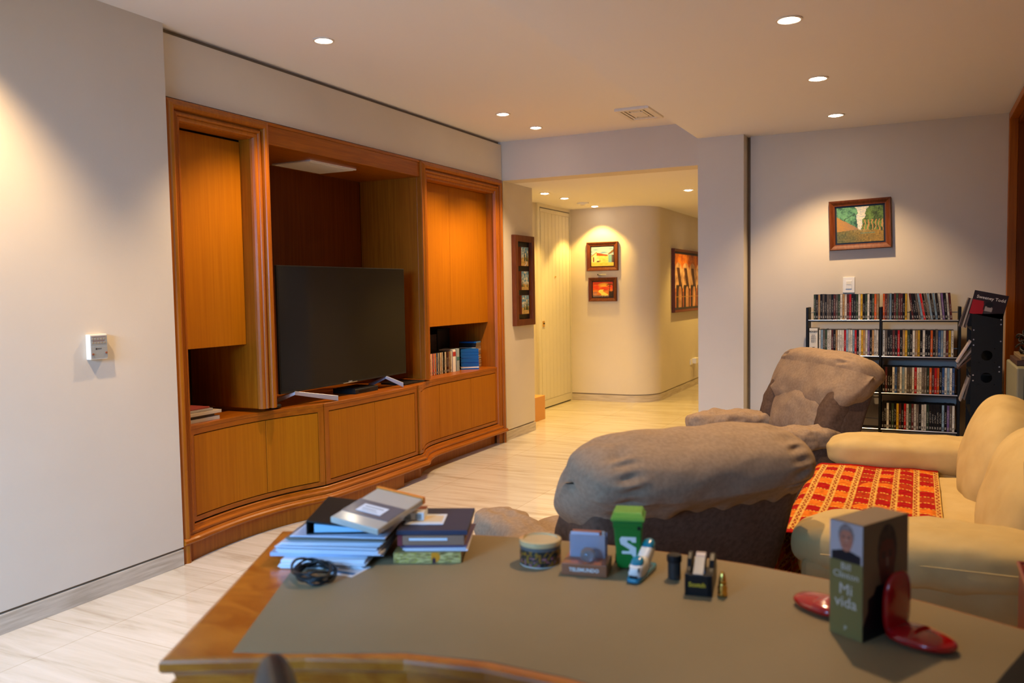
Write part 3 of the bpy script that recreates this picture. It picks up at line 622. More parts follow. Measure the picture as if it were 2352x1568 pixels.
# disc cases leaning out of the tower
def case(name, c, sz, rot, col, label, group=None, m='ocg', cat='disc case'):
    mb = MB(); mb.box((-sz[0]/2, -sz[1]/2, -sz[2]/2), (sz[0]/2, sz[1]/2, sz[2]/2)); o = mb.build(name, m, bevel=0.0008); o.location = c; o.rotation_euler = rot; o.color = (*col, 1); tag(o, label, cat, group); return o
gg = 'disc cases slipping out of the black tower'
for i, (y, z, a, c, w) in enumerate(((-0.262, 1.272, 0.28, S(60, 50, 48), 'top shelf, leftmost dark grey case'), (-0.276, 1.268, 0.26, S(150, 140, 135), 'top shelf, pale grey case second from left'), (-0.29, 1.266, 0.25, S(90, 80, 80), 'top shelf, grey case third from left'),
                                    (-0.262, 1.02, 0.5, S(170, 160, 165), 'middle shelf, upper silvery case'), (-0.276, 0.99, 0.62, S(120, 110, 110), 'middle shelf, grey case'), (-0.285, 0.965, 0.8, S(70, 45, 35), 'middle shelf, brown case lying lowest'),
                                    (-0.284, 0.79, 0.22, S(80, 72, 70), 'lower shelf, dark case'), (-0.268, 0.78, 0.30, S(140, 130, 125), 'lower shelf, pale grey case'))):
    case('disc_case', (6.08, y, z), (0.135, 0.010, 0.16 if i > 2 else 0.19), (a, 0, 0), c, f'disc case tipping out of the tower: {w}', gg)
t = thing('film_case', 'dark red and black film case lying on top of the disc tower', 'dvd case', (6.02, -0.385, 1.262), 0)
RT = Matrix.Rotation(-0.20, 4, 'X')
def sweeney(u, v):
    c = S(38, 24, 24)
    if v < 0.62 and u < 0.40-0.1*v: c = S(150, 14, 20)
    if ((u-0.52)/0.11)**2+((v-0.28)/0.30)**2 < 1: c = S(150, 140, 138) if v > 0.2 else S(60, 50, 50)
    if ((u-0.52)/0.12)**2+((v-0.5)/0.12)**2 < 1: c = S(15, 12, 12)
    return c
M4 = Matrix.Translation((6.0, -0.395, 1.325)) @ Matrix.Rotation(0.22, 4, 'X')
mb = MB(); mb.box((0.0015, -0.095, -0.082), (0.015, 0.095, 0.068), M4=M4); mb.build('case', 'dark', parent=t)
mb = painting(sweeney, 40, 30, 0.186, 0.146, M4 @ frameM((0, 0, -0.007), (0, -1, 0), (-1, 0, 0))); mb.build('printed_cover', 'print', parent=t)
M['pale'] = mat('pale_print', (0.62, 0.58, 0.55), 0.6)
text('title', 'Sweeney Todd', 0.027, t, Matrix.Translation((-6.02, 0.385, -1.262)) @ M4 @ frameM((-0.001, -0.005, 0.032), (0, -1, 0), (-1, 0, 0)), 'pale', bold=0.0004)

# ================================================================== framed pictures
M['frame'], _ = noisy(mat('mahogany_frame', rough=0.45, spec=0.25), (0.095, 0.022, 0.006), (0.14, 0.036, 0.009), scale=(20, 20, 3), nscale=3, coord='World')
def picture(name, label, ctr, xdir, nrm, w, h, fw, depth, fn, nu, nv, rot=0.0, liner=0.012, cat='painting'):
    """hanging picture: ctr on the wall surface, xdir to the right, nrm out of the wall"""
    t = thing(name, label, cat, ctr)
    F = frameM(ctr, xdir, nrm) @ Matrix.Rotation(rot, 4, 'Z')
    prof = [(0, 0), (0, depth*0.75), (0.004, depth), (fw*0.35, depth*0.92), (fw*0.8, depth*0.62), (fw, depth*0.58), (fw, 0.004)]
    mb = MB(); cs = [(-w/2, -h/2, 1, 1), (w/2, -h/2, -1, 1), (w/2, h/2, -1, -1), (-w/2, h/2, 1, -1)]; k = len(prof); vs = []
    for cx, cy, sx, sy in cs: vs += [F @ Vector((cx+sx*d, cy+sy*d, z)) for d, z in prof]
    fs = [(i*k+j, ((i+1) % 4)*k+j, ((i+1) % 4)*k+j+1, i*k+j+1) for i in range(4) for j in range(k-1)]
    mb.add(vs, fs); mb.build('frame', 'frame', parent=t)
    mb = MB(); mb.box((-w/2+fw-0.002, -h/2+fw-0.002, 0.003), (w/2-fw+0.002, h/2-fw+0.002, depth*0.25), M4=F); mb.build('black_liner', 'dark', parent=t)
    iw, ih = w-2*fw-2*liner, h-2*fw-2*liner
    painting(fn, nu, nv, iw, ih, F @ Matrix.Translation((0, 0, depth*0.25+0.004))).build('canvas', 'canvas', parent=t)
    return t
def p_lane(u, v):
    n = nz2(u*9, v*9, 3.3); n2 = nz2(u*30, v*30, 1.1)
    if v < 0.36-0.10*abs(u-0.45)+0.02*n:      # road
        c = mixc(S(92, 96, 60), S(150, 118, 48), u+0.3*n); c = mixc(c, S(180, 160, 110), 0.8*max(0, 1-abs(v-0.38)/0.12)*max(0, 1-abs(u-0.55)/0.25))
        if abs(v-0.25) < 0.018 and 0.5 < u < 0.82: c = S(110, 130, 105)
        return mixc(c, (0.01, 0.02, 0.01), 0.25+0.5*n2)
    wall = 0.74-0.75*u
    if u < 0.46 and v < wall+0.02*n: return mixc(S(160, 118, 55), S(128, 102, 78), u*2+0.5*n2)
    sky = max(0, 1-abs(u-0.50-0.10*(v-0.5))/(0.05+0.22*max(0, v-0.45)))
    if sky > max(0.12, 0.25+0.5*n): return mixc(S(150, 165, 175), S(215, 205, 180), 0.5+n2)
    if u < 0.5: c = mixc(S(30, 70, 60), S(95, 150, 110), 0.5+n+0.6*n2)
    else: c = mixc(S(45, 62, 28), S(95, 125, 60), 0.5+n+0.8*n2)
    if u > 0.55 and v < 0.62 and math.sin(u*85+3*n) > 0.45: c = S(165, 125, 75)
    if u < 0.4 and abs(v-0.60-0.9*(u-0.1)**1.2-0.05*n) < 0.010: c = S(35, 38, 28)
    return c
picture('landscape_painting', 'green tree-lined lane painting in a reddish frame, hung crooked on the far wall', (6.905, 0.409, 1.915), (0, -1, 0), (-1, 0, 0), 0.435, 0.375, 0.042, 0.045, p_lane, 90, 70, rot=math.radians(1.6))
def p_farm(u, v):
    n = nz2(u*8, v*14, 2.1); n2 = nz2(u*40, v*40, 5)
    if v > 0.55: c = mixc(S(90, 140, 185), S(225, 225, 205), 0.45+1.1*nz2(u*2.5, v*14, 8)); 
    else: c = mixc(S(225, 190, 95), S(245, 225, 140), 0.5+n)
    if v < 0.2: c = mixc(c, S(215, 165, 40), 0.6)
    if 0.02 < u < 0.36 and v < 0.55+0.18*(1-abs((u-0.24)/0.22)) and v > 0.20: c = mixc(S(235, 215, 165), S(215, 190, 130), n+0.4)
    if 0.20 < u < 0.74 and v < 0.70-0.25*abs(u-0.24) and v > 0.54-0.05*(u-0.2) and u > 0.24: c = mixc(S(150, 60, 30), S(190, 85, 40), 0.5+n2)
    if 0.02 < u < 0.24 and abs(v-(0.52+0.9*(u-0.02))) < 0.022: c = S(140, 60, 35)
    if 0.07 < u < 0.13 and 0.22 < v < 0.48: c = S(110, 60, 35)
    if 0.36 < u < 0.78 and 0.22 < v < 0.52: c = mixc(S(235, 205, 120), S(220, 180, 90), n+0.5)
    if 0.25 < u < 0.36 and 0.20 < v < 0.27 or (0.36 < u < 0.42 and 0.2 < v < 0.33 and n2 > 0): c = S(70, 45, 40)
    if u > 0.76:
        if v > 0.56+0.9*(u-0.72)*0.6 and v < 0.60+0.95*(u-0.72): c = S(115, 85, 60)
        elif 0.18 < v < 0.58: c = S(120, 170, 170) if u < 0.92 else S(90, 75, 70)
    return c
picture('landscape_painting', 'small upper hall painting of white farmhouses under blue sky', (10.24, 3.675, 1.881), (0, -1, 0), (-1, 0, 0), 0.427, 0.371, 0.05, 0.035, p_farm, 90, 75)
def p_sunset(u, v):
    n = nz2(u*4, v*22, 4.1); n2 = nz2(u*35, v*35, 2)
    if v > 0.46: c = mixc(S(215, 60, 20), S(250, 190, 60), max(0, 1-((u-0.55)**2/0.10+(v-0.80)**2/0.03))+0.5*n); 
    else: c = mixc(S(190, 85, 30), S(235, 150, 50), 0.5+n)
    if v < 0.50 and abs(u-0.50-0.10*math.sin(v*12)) < 0.10+0.16*(0.45-v)*1.4: c = mixc(S(250, 215, 60), S(255, 235, 120), 0.5+n)
    if v < 0.10+0.04*n or (u < 0.22 and v < 0.34 and n2 > 0.0): c = mixc(S(50, 25, 18), S(190, 160, 150), 0.3+n2)
    if u > 0.80 and v < 0.38+0.1*n2: c = S(50, 35, 15)
    if abs(u-(0.84+0.05*(v-0.4))) < 0.014 and 0.3 < v < 0.80: c = S(45, 30, 15)
    dx, dy = u-0.86, v-0.80; r = math.hypot(dx, dy); a = math.atan2(dy, dx)
    if r < 0.17 and abs(dy+1.8*dx*dx-0.02) < 0.022 or (r < 0.13 and abs(math.sin(a*3)) < 0.22): c = S(45, 32, 12)
    return c
picture('sunset_painting', 'small lower hall painting of an orange palm-tree sunset over water', (10.24, 3.674, 1.456), (0, -1, 0), (-1, 0, 0), 0.385, 0.308, 0.045, 0.035, p_sunset, 90, 70)
t = thing('picture_lamp', 'tiny metal clip light above the sunset painting', 'lamp', (10.2, 3.66, 1.64))
MB().cyl((10.205, 3.62, 1.645), (10.205, 3.72, 1.648), 0.008, n=12).build('barrel', 'chrome', parent=t)
MB().box((10.20, 3.70, 1.637), (10.238, 3.735, 1.655)).build('clip', 'dark', parent=t)
def p_horses(u, v):
    n = nz2(u*8, v*8, 7); n2 = nz2(u*30, v*30, 9)
    c = mixc(S(150, 65, 15), S(225, 130, 30), 0.5+n+0.4*n2)
    if v < 0.30: c = mixc(S(190, 110, 60), S(150, 60, 30), 0.5+n)
    for k in range(4):
        cx = 0.16+k*0.27
        dx = (u-cx)/0.145
        if abs(dx) < 1.0 and 0.36 < v < 0.62+0.22*math.sqrt(max(0, 1-dx*dx)):
            c = mixc(S(215, 170, 130), S(125, 85, 62), 0.3+n+0.3*n2)
            e_ = dx-(-0.55+1.7*(0.80-v))
            if 0.05 < e_ < 0.75 and v < 0.74: c = mixc(S(48, 28, 18), S(95, 55, 30), 0.4+n2)
            if dx*dx > 0.86: c = S(40, 25, 20)
        if abs(u-cx-0.04) < 0.115 and v <= 0.42:
            c = S(52, 34, 20)
            if ((u-cx-0.06)/0.055)**2+max(0, (v-0.28)/0.12)**2 < 1: c = mixc(S(215, 160, 115), S(170, 110, 70), n+0.5)
    if abs(v-0.20) < 0.006: c = S(180, 130, 60)
    return c
picture('abstract_painting', 'big orange abstract painting of pale arched horse heads, cut off by the pillar', (11.92, 3.01, 1.56), (1, 0, 0), (0, -1, 0), 1.62, 0.87, 0.035, 0.05, p_horses, 150, 80, liner=0.03)
# tall triple picture on the stub wall
t = thing('triptych_frame', 'tall narrow dark frame holding three small landscapes on the stub wall', 'painting', (7.60, 3.59, 1.555))
x0, x1, z0, z1 = 7.375, 7.825, 1.107, 2.003; F0, F1 = 3.545, 3.59
mb = MB(); fw = 0.062
for a, b_ in (((x0, F0, z0), (x0+fw, F1, z1)), ((x1-fw, F0, z0), (x1, F1, z1)), ((x0+fw, F0, z0), (x1-fw, F1, z0+fw)), ((x0+fw, F0, z1-fw), (x1-fw, F1, z1))): mb.box(a, b_)
mb.build('frame', 'frame', parent=t, bevel=0.003)
box((x0+fw, F1-0.008, z0+fw), (x1-fw, F1-0.001, z1-fw)).build('black_mount', 'dark', parent=t)
def p_tri(k):
    def f(u, v):
        n = nz2(u*6, v*9, 11+k*3); n2 = nz2(u*28, v*28, k)
        c = mixc(S(80, 130, 160), S(225, 215, 180), 0.4+n*1.2+ (0.6-v))
        g = [0.45, 0.30, 0.38][k]
        if v < g+0.1*n: c = mixc(S(120, 115, 50), S(215, 165, 100), 0.5+n2+n*0.5)
        if k == 0 and abs(u-0.5-0.25*math.sin(v*9)) < 0.10*(1-v*1.5) and v < 0.4: c = S(200, 190, 180)
        for cx, hh in (((0.5, 0.78), (0.85, 0.74), (0.72, 0.6)), ((0.1, 0.62), (0.8, 0.42), (0.3, 0.40)), ((0.82, 0.80), (0.62, 0.74), (0.36, 0.60)))[k]:
            if v < hh and v > g*0.55 and abs(u-cx) < (hh-v)*0.16+0.02: c = mixc(S(40, 55, 25), S(80, 85, 40), 0.5+n2)
        return c
    return f
for k, zc in enumerate((1.795, 1.555, 1.315)):
    o = box((7.515, 3.552, zc-0.095), (7.685, 3.583, zc+0.095)).build('block', 'frame', parent=t)
    painting(p_tri(k), 40, 46, 0.165, 0.185, frameM((7.60, 3.5515, zc), (1, 0, 0), (0, -1, 0))).build('miniature', 'canvas', parent=o)

# ================================================================== wall controls and sockets
t = thing('alarm_keypad', 'cream wall-mounted control panel with grey buttons on the left wall', 'control panel', (2.715, YL, 1.157))
box((2.668, YL-0.030, 1.157), (2.762, YL, 1.277)).build('housing', 'ivory', parent=t, bevel=0.003)
M['lcd'] = mat('grey_membrane', (0.30, 0.31, 0.29), 0.4)
M['rust'] = mat('brown_print', (0.25, 0.07, 0.03), 0.5)
box((2.672, YL-0.0315, 1.222), (2.760, YL-0.0295, 1.270)).build('upper_keypad', 'lcd', parent=t)
box((2.672, YL-0.0315, 1.163), (2.760, YL-0.0295, 1.218)).build('lower_keypad', 'lcd', parent=t)
for r_ in range(2):
    for k in range(5):
        MB().cyl((2.682+k*0.016, YL-0.0335, 1.255-r_*0.019), (2.682+k*0.016, YL-0.031, 1.255-r_*0.019), 0.0042, n=14).build('button', 'dark' if False else 'groove', parent=t)
mb = MB(); mb.box((2.682, YL-0.0322, 1.2445), (2.745, YL-0.0312, 1.2465)); mb.box((2.679, YL-0.0322, 1.2635), (2.752, YL-0.0312, 1.2650)); mb.build('printed_line', 'rust', parent=t)
for x, z in ((2.680, 1.183), (2.752, 1.187)): MB().cyl((x, YL-0.036, z), (x, YL-0.031, z), 0.005, n=12).build('knob', 'rust', parent=t)
mb = MB(); mb.cyl((2.700, YL-0.0325, 1.208), (2.700, YL-0.031, 1.208), 0.004, n=12); mb.box((2.706, YL-0.0325, 1.207), (2.728, YL-0.0312, 1.2095)); mb.build('maker_mark', 'ink', parent=t)
t = thing('light_switch', 'white light switch plate on the far wall above the DVD rack', 'switch', (6.905, 0.484, 1.395))
box((6.893, 0.442, 1.398), (6.905, 0.526, 1.518)).build('plate', 'white', parent=t, bevel=0.002)
o = box((6.889, 0.463, 1.428), (6.894, 0.505, 1.490)).build('rocker', 'white', parent=t, bevel=0.001)
box((6.8875, 0.467, 1.460), (6.890, 0.501, 1.486)).build('rocker_ridge', 'ivory', parent=o)
t = thing('wall_socket', 'white socket with a plug-in device low on the curved hall wall', 'socket', (12.25, 3.01, 0.36))
box((12.12, 3.002, 0.33), (12.24, 3.01, 0.41)).build('plate', 'white', parent=t, bevel=0.001)
box((12.24, 2.95, 0.34), (12.42, 3.01, 0.42)).build('plug', 'white', parent=t, bevel=0.004)
o = box((8.30, 3.80, 0), (8.62, 4.10, 0.27)).build('cardboard_box', mat('cardboard', S(205, 150, 90), 0.8), origin=(8.46, 3.95, 0), bevel=0.003); tag(o, 'plain tan box on the hall floor behind the stub wall', 'box')

# ================================================================== things on the unit shelves
# magazines in the left open shelf
g = 'magazines stacked in the left open shelf'
zz = CT
for i, (x1_, th, dy, c, w) in enumerate(((3.60, 0.022, 0.0, S(190, 180, 165), 'thick pale magazine, lowest in the pile'), (3.575, 0.016, 0.015, S(90, 65, 40), 'brown magazine, second from the bottom'), (3.61, 0.018, -0.006, S(185, 165, 140), 'cream magazine jutting out above the brown one'),
                                      (3.56, 0.014, 0.01, S(165, 155, 145), 'grey-edged magazine under the red one'), (3.545, 0.010, 0.02, S(150, 60, 50), 'thin red-topped magazine, uppermost in the pile'))):
    o = box((3.335, 3.665+dy, zz), (x1_, 3.93+dy, zz+th-0.001)).build('magazine', 'oc', origin=(3.46, 3.8, zz), bevel=0.001); o.color = (*c, 1); zz += th; tag(o, w+' of the left shelf', 'magazine', g)
# upright DVDs in the right bay
cols = 'wowrwotbkwgwtgwkgwtkmgtw'; xx = 6.115
for i, c in enumerate(cols):
    o = dvd(dmy, (xx, 3.765+random.uniform(-0.003, 0.006), CT), c, 1.0 if i < 20 else 1.35, f'{COL[c][0]}-spined DVD case, {ORD[i]} from left in the wall unit\'s right bay', 'upright DVD cases in the right bay', axis='X')
    xx += 0.0146 if i < 20 else 0.0197
t = thing('dvd_box_set', 'wide white boxed set with a red band at the right end of the bay row', 'dvd box', (6.50, 3.77, CT))
box((6.484, 3.758, CT), (6.534, 3.90, CT+0.20)).build('box', 'white', parent=t, bevel=0.001)
box((6.484, 3.7565, CT+0.14), (6.534, 3.7585, CT+0.18)).build('red_band', mat('red_card', S(170, 40, 35), 0.5), parent=t)
t = thing('dvd_box_set', 'wide grey-blue boxed set next to the blue disc stack', 'dvd box', (6.57, 3.77, CT))
box((6.540, 3.752, CT), (6.592, 3.90, CT+0.205)).build('box', mat('bluegrey_card', S(150, 165, 168), 0.5), parent=t, bevel=0.001)
box((6.545, 3.7505, CT+0.10), (6.587, 3.7525, CT+0.13)).build('teal_picture', mat('teal_card', S(60, 120, 115), 0.5), parent=t)
# horizontal stacks of blu-ray cases
M['bluebody'] = mat('blue_translucent_case', (0.004, 0.10, 0.36), 0.25)
def bd_mesh():
    mb = MB(); mb.box((-0.068, -0.085, 0), (0.068, 0.085, 0.0136), 1); mb.box((-0.066, -0.0858, 0.0012), (0.066, -0.0851, 0.0124), 0); return mb
M['bdspine'] = objcol_mat('disc_case_spine', 0.35)
_o = bd_mesh().build('bluray_case', ['bdspine', 'bluebody']); bme = _o.data; bpy.data.objects.remove(_o)
_o = bd_mesh().build('disc_case', ['bdspine', 'dark']); kme = _o.data; bpy.data.objects.remove(_o)
_o = bd_mesh().build('disc_case', ['bdspine', 'ivory']); wme = _o.data; bpy.data.objects.remove(_o)
def stack(n, x, y, z, rz, place, grp, me_fn, name='bluray_case', s=1.0):
    for i in range(n):
        me, c, w = me_fn(i)
        o = bpy.data.objects.new(name, me); C.objects.link(o); o.location = (x+random.uniform(-.002, .002), y+random.uniform(-.002, .002), z+i*0.01375*s); o.rotation_euler = (0, 0, rz+random.uniform(-.02, .02)); o.scale = (s, s, s)
        o.color = (*c, 1); tag(o, f'{w}, {ORD[i]} up in the {place}', 'disc case', grp)
def f1(i): return (bme, mixc(S(170, 150, 130), S(205, 190, 175), random.random()), 'blue disc case') if i != 1 else (wme, S(180, 160, 160), 'white disc case')
def f1b(i):
    a = f1(i); return a if i < 6 else (a[0], mixc(S(60, 100, 150), S(90, 130, 170), random.random()), a[2])
stack(14, 6.79, 3.765, CT, 0.66+PI/2-PI/2, 'front blue stack of the wall unit', 'blue disc cases stacked in front', f1b, s=0.98)
def f2(i):
    if i == 17: return (bme, S(90, 140, 180), 'blue disc case')
    if i >= 14: return (kme, S(120, 105, 75), 'black disc case')
    return (wme if i % 3 else bme, mixc(S(190, 165, 125), S(120, 100, 80), random.random()), 'pale disc case' if i % 3 else 'blue disc case')
stack(18, 6.955, 3.84, CT, 0.15, 'tall corner stack of the wall unit', 'disc cases stacked in the corner', f2)
t = thing('storage_box', 'black upright box in the shade at the back of the right bay', 'box', (6.78, 4.1, CT))
box((6.66, 4.02, CT), (6.88, 4.24, CT+0.36)).build('box', 'dark', parent=t, bevel=0.002); box((6.655, 4.015, CT+0.36), (6.885, 4.245, CT+0.375)).build('lid', 'darkm', parent=t)
stack(24, 6.57, 4.10, CT, 0.1, 'dim rear stack behind the upright DVDs', 'dark disc cases at the back', lambda i: (kme, S(60, 50, 42), 'black disc case'), name='disc_case')
stack(22, 6.40, 4.10, CT, -0.05, 'dim leftmost rear stack behind the upright DVDs', 'dark disc cases at the back left', lambda i: (kme, S(96, 60, 30) if i % 4 == 0 else S(40, 30, 25), 'black disc case'), name='disc_case')

# ================================================================== recliner armchairs
def headcover(seed, back=0.035, front=0.33, hw=0.46):
    """fitted cloth cover: boxy along the width, rounded in section, gathered near both ends, longer at the front"""
    NU, NV = 120, 130
    def f(u, v):
        th = 2*PI*u; s_ = -1+2*v; x = math.sin(s_*PI/2)
        e = max(0.0, 1-abs(x)**5.5)**(1/2.6)
        c_, n_ = math.cos(th), math.sin(th); pw = 2/2.5
        t_ = math.copysign(abs(c_)**pw, c_); w = math.copysign(abs(n_)**pw, n_)
        fr = 0.5+0.5*c_
        low = back+(front-back)*fr
        H = 0.125 if w > 0 else low
        g_ = math.exp(-((abs(x)-0.73)/0.09)**2)
        rad = 1-0.045*g_+0.042*g_*math.sin(th*17+x*8)+0.010*math.sin(th*9+x*23)*(0.3+g_)
        hem = max(0, -w-0.72)/0.28
        rad += hem*0.05*math.sin(x*27+th)
        tt = t_*0.158*e*rad+0.012*fr; e2 = max(0.0, 1-abs(x)**6.2)**(1/2.6); ww = w*H*e2*rad*(1-0.10*x*x*(1 if w > 0 else 0))
        dn = max(0, -w)*fr; tt *= 1+0.42*dn
        p_ = Vector((x*hw*(1+0.09*dn), tt, ww))
        p_ += Vector((0, 1, 0.5))*0.010*noise.noise(Vector((x*4+seed, tt*18, ww*12+seed)))
        return (p_.x, p_.y, p_.z)
    mb = MB(); mb.grid(f, NU, NV); mb.smooth = True; return mb
def recliner(name, label, loc, rz, seed, tilt=20, top=0.83, arm=0.0, al=0.385, front=0.33):
    t = thing(name, label, 'armchair', loc, rz, group='taupe recliner armchairs')
    lb = dict(parent=t, local=True)
    MB().lathe([(0.27, 0.0), (0.28, 0.015), (0.27, 0.04), (0.10, 0.06), (0.09, 0.12)], n=40).build('swivel_base', 'frame', **lb)
    MB().soft((0, 0.12, 0.25), (0.40, 0.36, 0.14), p=7, n=14, wr=0.008, ws=5, seed=seed).build('body', 'taupe', **lb)
    MB().soft((0, 0.14, 0.40), (0.27, 0.38, 0.10), p=4, n=20, wr=0.016, ws=6, seed=seed+1).build('seat_cushion', 'taupec', **lb)
    for sx in (-1, 1):
        a = MB().soft((sx*0.36, al-0.235, 0.32+arm/2), (0.065, al-0.05, 0.19+arm/2), p=7, n=14, wr=0.006, ws=6, seed=seed+2).build('armrest', 'taupe', **lb)
        MB().soft((sx*0.37, al-0.235, 0.475+arm), (0.105, al, 0.078), p=3.0, n=34, wr=0.018, ws=10, seed=seed+3+sx, warp=lambda q: (q.x*(1+0.12*q.y), q.y, q.z*(1+0.15*q.y))).build('arm_cover', 'taupec', parent=a, local=True)
    R = Matrix.Rotation(math.radians(tilt), 3, 'X'); R4 = R.to_4x4()
    cz = Vector((0, -0.40, top)); ax = R @ Vector((0, 0, 1))
    MB().soft(cz-ax*0.34+R @ Vector((0, 0.0, 0)), (0.425, 0.105, 0.45), p=6.5, n=24, R=R, wr=0.006, ws=5, seed=seed+5, warp=lambda q: (q.x*(1-0.05*(1-q.z)/2), q.y, q.z)).build('backrest', 'taupe', **lb)
    MB().soft(cz-ax*0.33+R @ Vector((0, 0.11, 0)), (0.30, 0.085, 0.17), p=3, n=20, R=R, wr=0.014, ws=7, seed=seed+6).build('lumbar_cushion', 'taupec', **lb)
    for sx in (-1, 1):
        MB().soft(cz-ax*0.30+R @ Vector((sx*0.345, 0.10, 0)), (0.075, 0.075, 0.22), p=3, n=16, R=R, wr=0.012, ws=8, seed=seed+7).build('side_bolster', 'taupe', **lb)
    cv = headcover(seed+8, front=front)
    cv.v = [tuple(R @ Vector(v)+cz) for v in cv.v]
    cv.build('headrest_cover', 'taupec', **lb)
    return t
near = recliner('recliner_armchair', 'near taupe recliner seen from behind, beyond the desk', (3.03, 0.975, 0), math.atan2(0.76, 0.65)-PI/2, 1.0, top=0.84, al=0.41, front=0.36)
far = recliner('recliner_armchair', 'far taupe recliner in front of the DVD rack', (5.58, 0.84, 0), math.atan2(0.8, -0.6)-PI/2, 30.0, top=0.90, arm=0.055, al=0.34, front=0.40)

# ================================================================== cream sofa with kilim
t = thing('sofa', 'cream two-seat sofa standing against the right side niche', 'sofa', (4.05, -0.02, 0))
box((2.93, -0.52, 0.04), (5.17, 0.34, 0.34)).build('base', 'cream', parent=t, bevel=0.04)
for k, xc in enumerate((3.15, 4.99)):
    a = box((xc-0.17, -0.50, 0.05), (xc+0.17, 0.36, 0.52)).build('armrest', 'cream', parent=t, bevel=0.04)
    MB().soft((xc, -0.04, 0.535), (0.20, 0.44 if k == 0 else 0.50, 0.095), p=3.4, n=30, wr=0.010, ws=7, seed=4+k, warp=lambda q: (q.x*(1+0.05*q.y), q.y, q.z)).build('arm_pad', 'cream', parent=a)
MB().soft((4.06, 0.02, 0.385), (0.77, 0.42, 0.095), p=6, n=26, wr=0.010, ws=4, seed=9).build('seat_cushion', 'cream', parent=t)
MB().tube([(2.947, -0.40+0.03*i, 0.545) for i in range(24)], 0.003, 6).build('piping', 'cream', parent=t)
box((2.95, -0.62, 0.05), (5.15, -0.46, 0.74)).build('back_frame', 'cream', parent=t, bevel=0.04)
Rb = Matrix.Rotation(math.radians(17), 3, 'X')
for k, (xc, hx) in enumerate(((3.68, 0.43), (4.56, 0.44))):
    MB().soft((xc, -0.35-0.03*(1-k), 0.635-0.02*(1-k)), (hx, 0.15, 0.27), p=2.5, n=30, R=Rb @ Matrix.Rotation(-0.10, 3, 'Y'), wr=0.012, ws=4, seed=14+k).build('back_cushion', 'cream', parent=t)
# kilim draped over the seat and down the front
def kcol(u, v):
    # u along the sofa (X), v from the back of the seat (0) to the hem (1); bands run along X
    n = nz2(u*60, v*50, 2); n2 = nz2(u*7, v*7, 6)
    V = v*11.5; b_ = V-math.floor(V); row_ = int(math.floor(V))
    U = u*13+0.18*math.sin(V*2*PI)*0.5; cell = int(math.floor(U)); fu = U-cell
    warm = 1 if row_ > 3 or n2 > 0.05 else 0
    if (cell+0) % 2 == 0: c = S(222, 118, 30) if warm else S(176, 52, 20)
    else: c = S(170, 18, 18)
    if fu < 0.13 and math.sin(v*420) > -0.2: c = S(216, 170, 70)
    if b_ < 0.30:
        c = S(150, 30, 14)
        if b_ < 0.06 or 0.24 < b_ < 0.30 or abs(b_-0.15-0.045*math.sin(u*150)) < 0.035: c = S(220, 175, 90)
    if u > 0.97 or u < 0.03: c = S(165, 20, 16)
    if v > 0.72 and b_ >= 0.30 and math.sin(v*180) > 0.55: c = S(214, 150, 60)
    return mixc(c, (c[0]*0.45, c[1]*0.4, c[2]*0.4), 0.35+0.6*n)
def kpos(u, v):
    x = 3.38+1.42*u; s_ = v*1.02
    zs = 0.488+0.004*math.sin(x*9)+0.003*math.sin(s_*22+x*5)
    y0 = -0.10; Lf = 0.555; r = 0.045
    if s_ < Lf: y = y0+s_; z = zs
    elif s_ < Lf+r*PI/2: a = (s_-Lf)/r; y = y0+Lf+r*math.sin(a); z = zs-r*(1-math.cos(a))
    else:
        d2 = s_-Lf-r*PI/2; y = y0+Lf+r+0.012*math.sin(x*16)*min(1, d2*5)+0.010; z = zs-r-d2
    return (x+0.006*math.sin(s_*12), y, z)
mb = MB(); NU, NV = 260, 230; mb.grid(kpos, NU, NV); mb.col = [kcol(i/NU, j/NV) for j in range(NV+1) for i in range(NU+1)]
o = mb.build('kilim_throw', 'weave', origin=(4.05, 0.2, 0.48), smooth=True); tag(o, 'red and orange woven kilim spread over the sofa seat', 'throw')
so = o.modifiers.new('thickness', 'SOLIDIFY'); so.thickness = 0.005; so.offset = 1

# ================================================================== speaker cabinet at the right edge with clutter
t = thing('loudspeaker', 'boxy grey-sided speaker with a black front beside the disc tower', 'speaker', (5.9, -0.75, 0))
M['greyg'] = mat('olive_grey_panel', (0.20, 0.19, 0.12), 0.5)
box((5.35, -1.0, 0), (5.95, -0.49, 0.985)).build('housing', 'greyg', parent=t, bevel=0.01)
box((5.30, -0.98, 0.03), (5.352, -0.525, 0.94)).build('grille', 'darkm', parent=t, bevel=0.006)
g = 'books on top of the grey speaker'
for i, (z, h_, c, w) in enumerate(((0.987, 0.03, S(60, 35, 22), 'lower brown book'), (1.018, 0.022, S(110, 90, 60), 'upper tan book'))):
    o = box((5.45, -0.96, z), (5.85, -0.50-0.02*i, z+h_)).build('book', 'oc', origin=(5.65, -0.7, z), bevel=0.002); o.color = (*c, 1); tag(o, w+' lying flat on the grey speaker', 'book', g)
pts = []
for i in range(260):
    a = i*2*PI/40; r = 0.13+0.02*math.sin(i*0.37); pts.append((5.62+r*math.cos(a)*0.9, -0.66+r*math.sin(a), 1.05+0.012*math.sin(i*0.9)+i*0.00045))
o = MB().tube(pts, 0.005, 6).build('cable_coil', 'dark', origin=(5.62, -0.66, 1.04), smooth=True); tag(o, 'tangled coil of black cable on top of the grey speaker', 'cable')

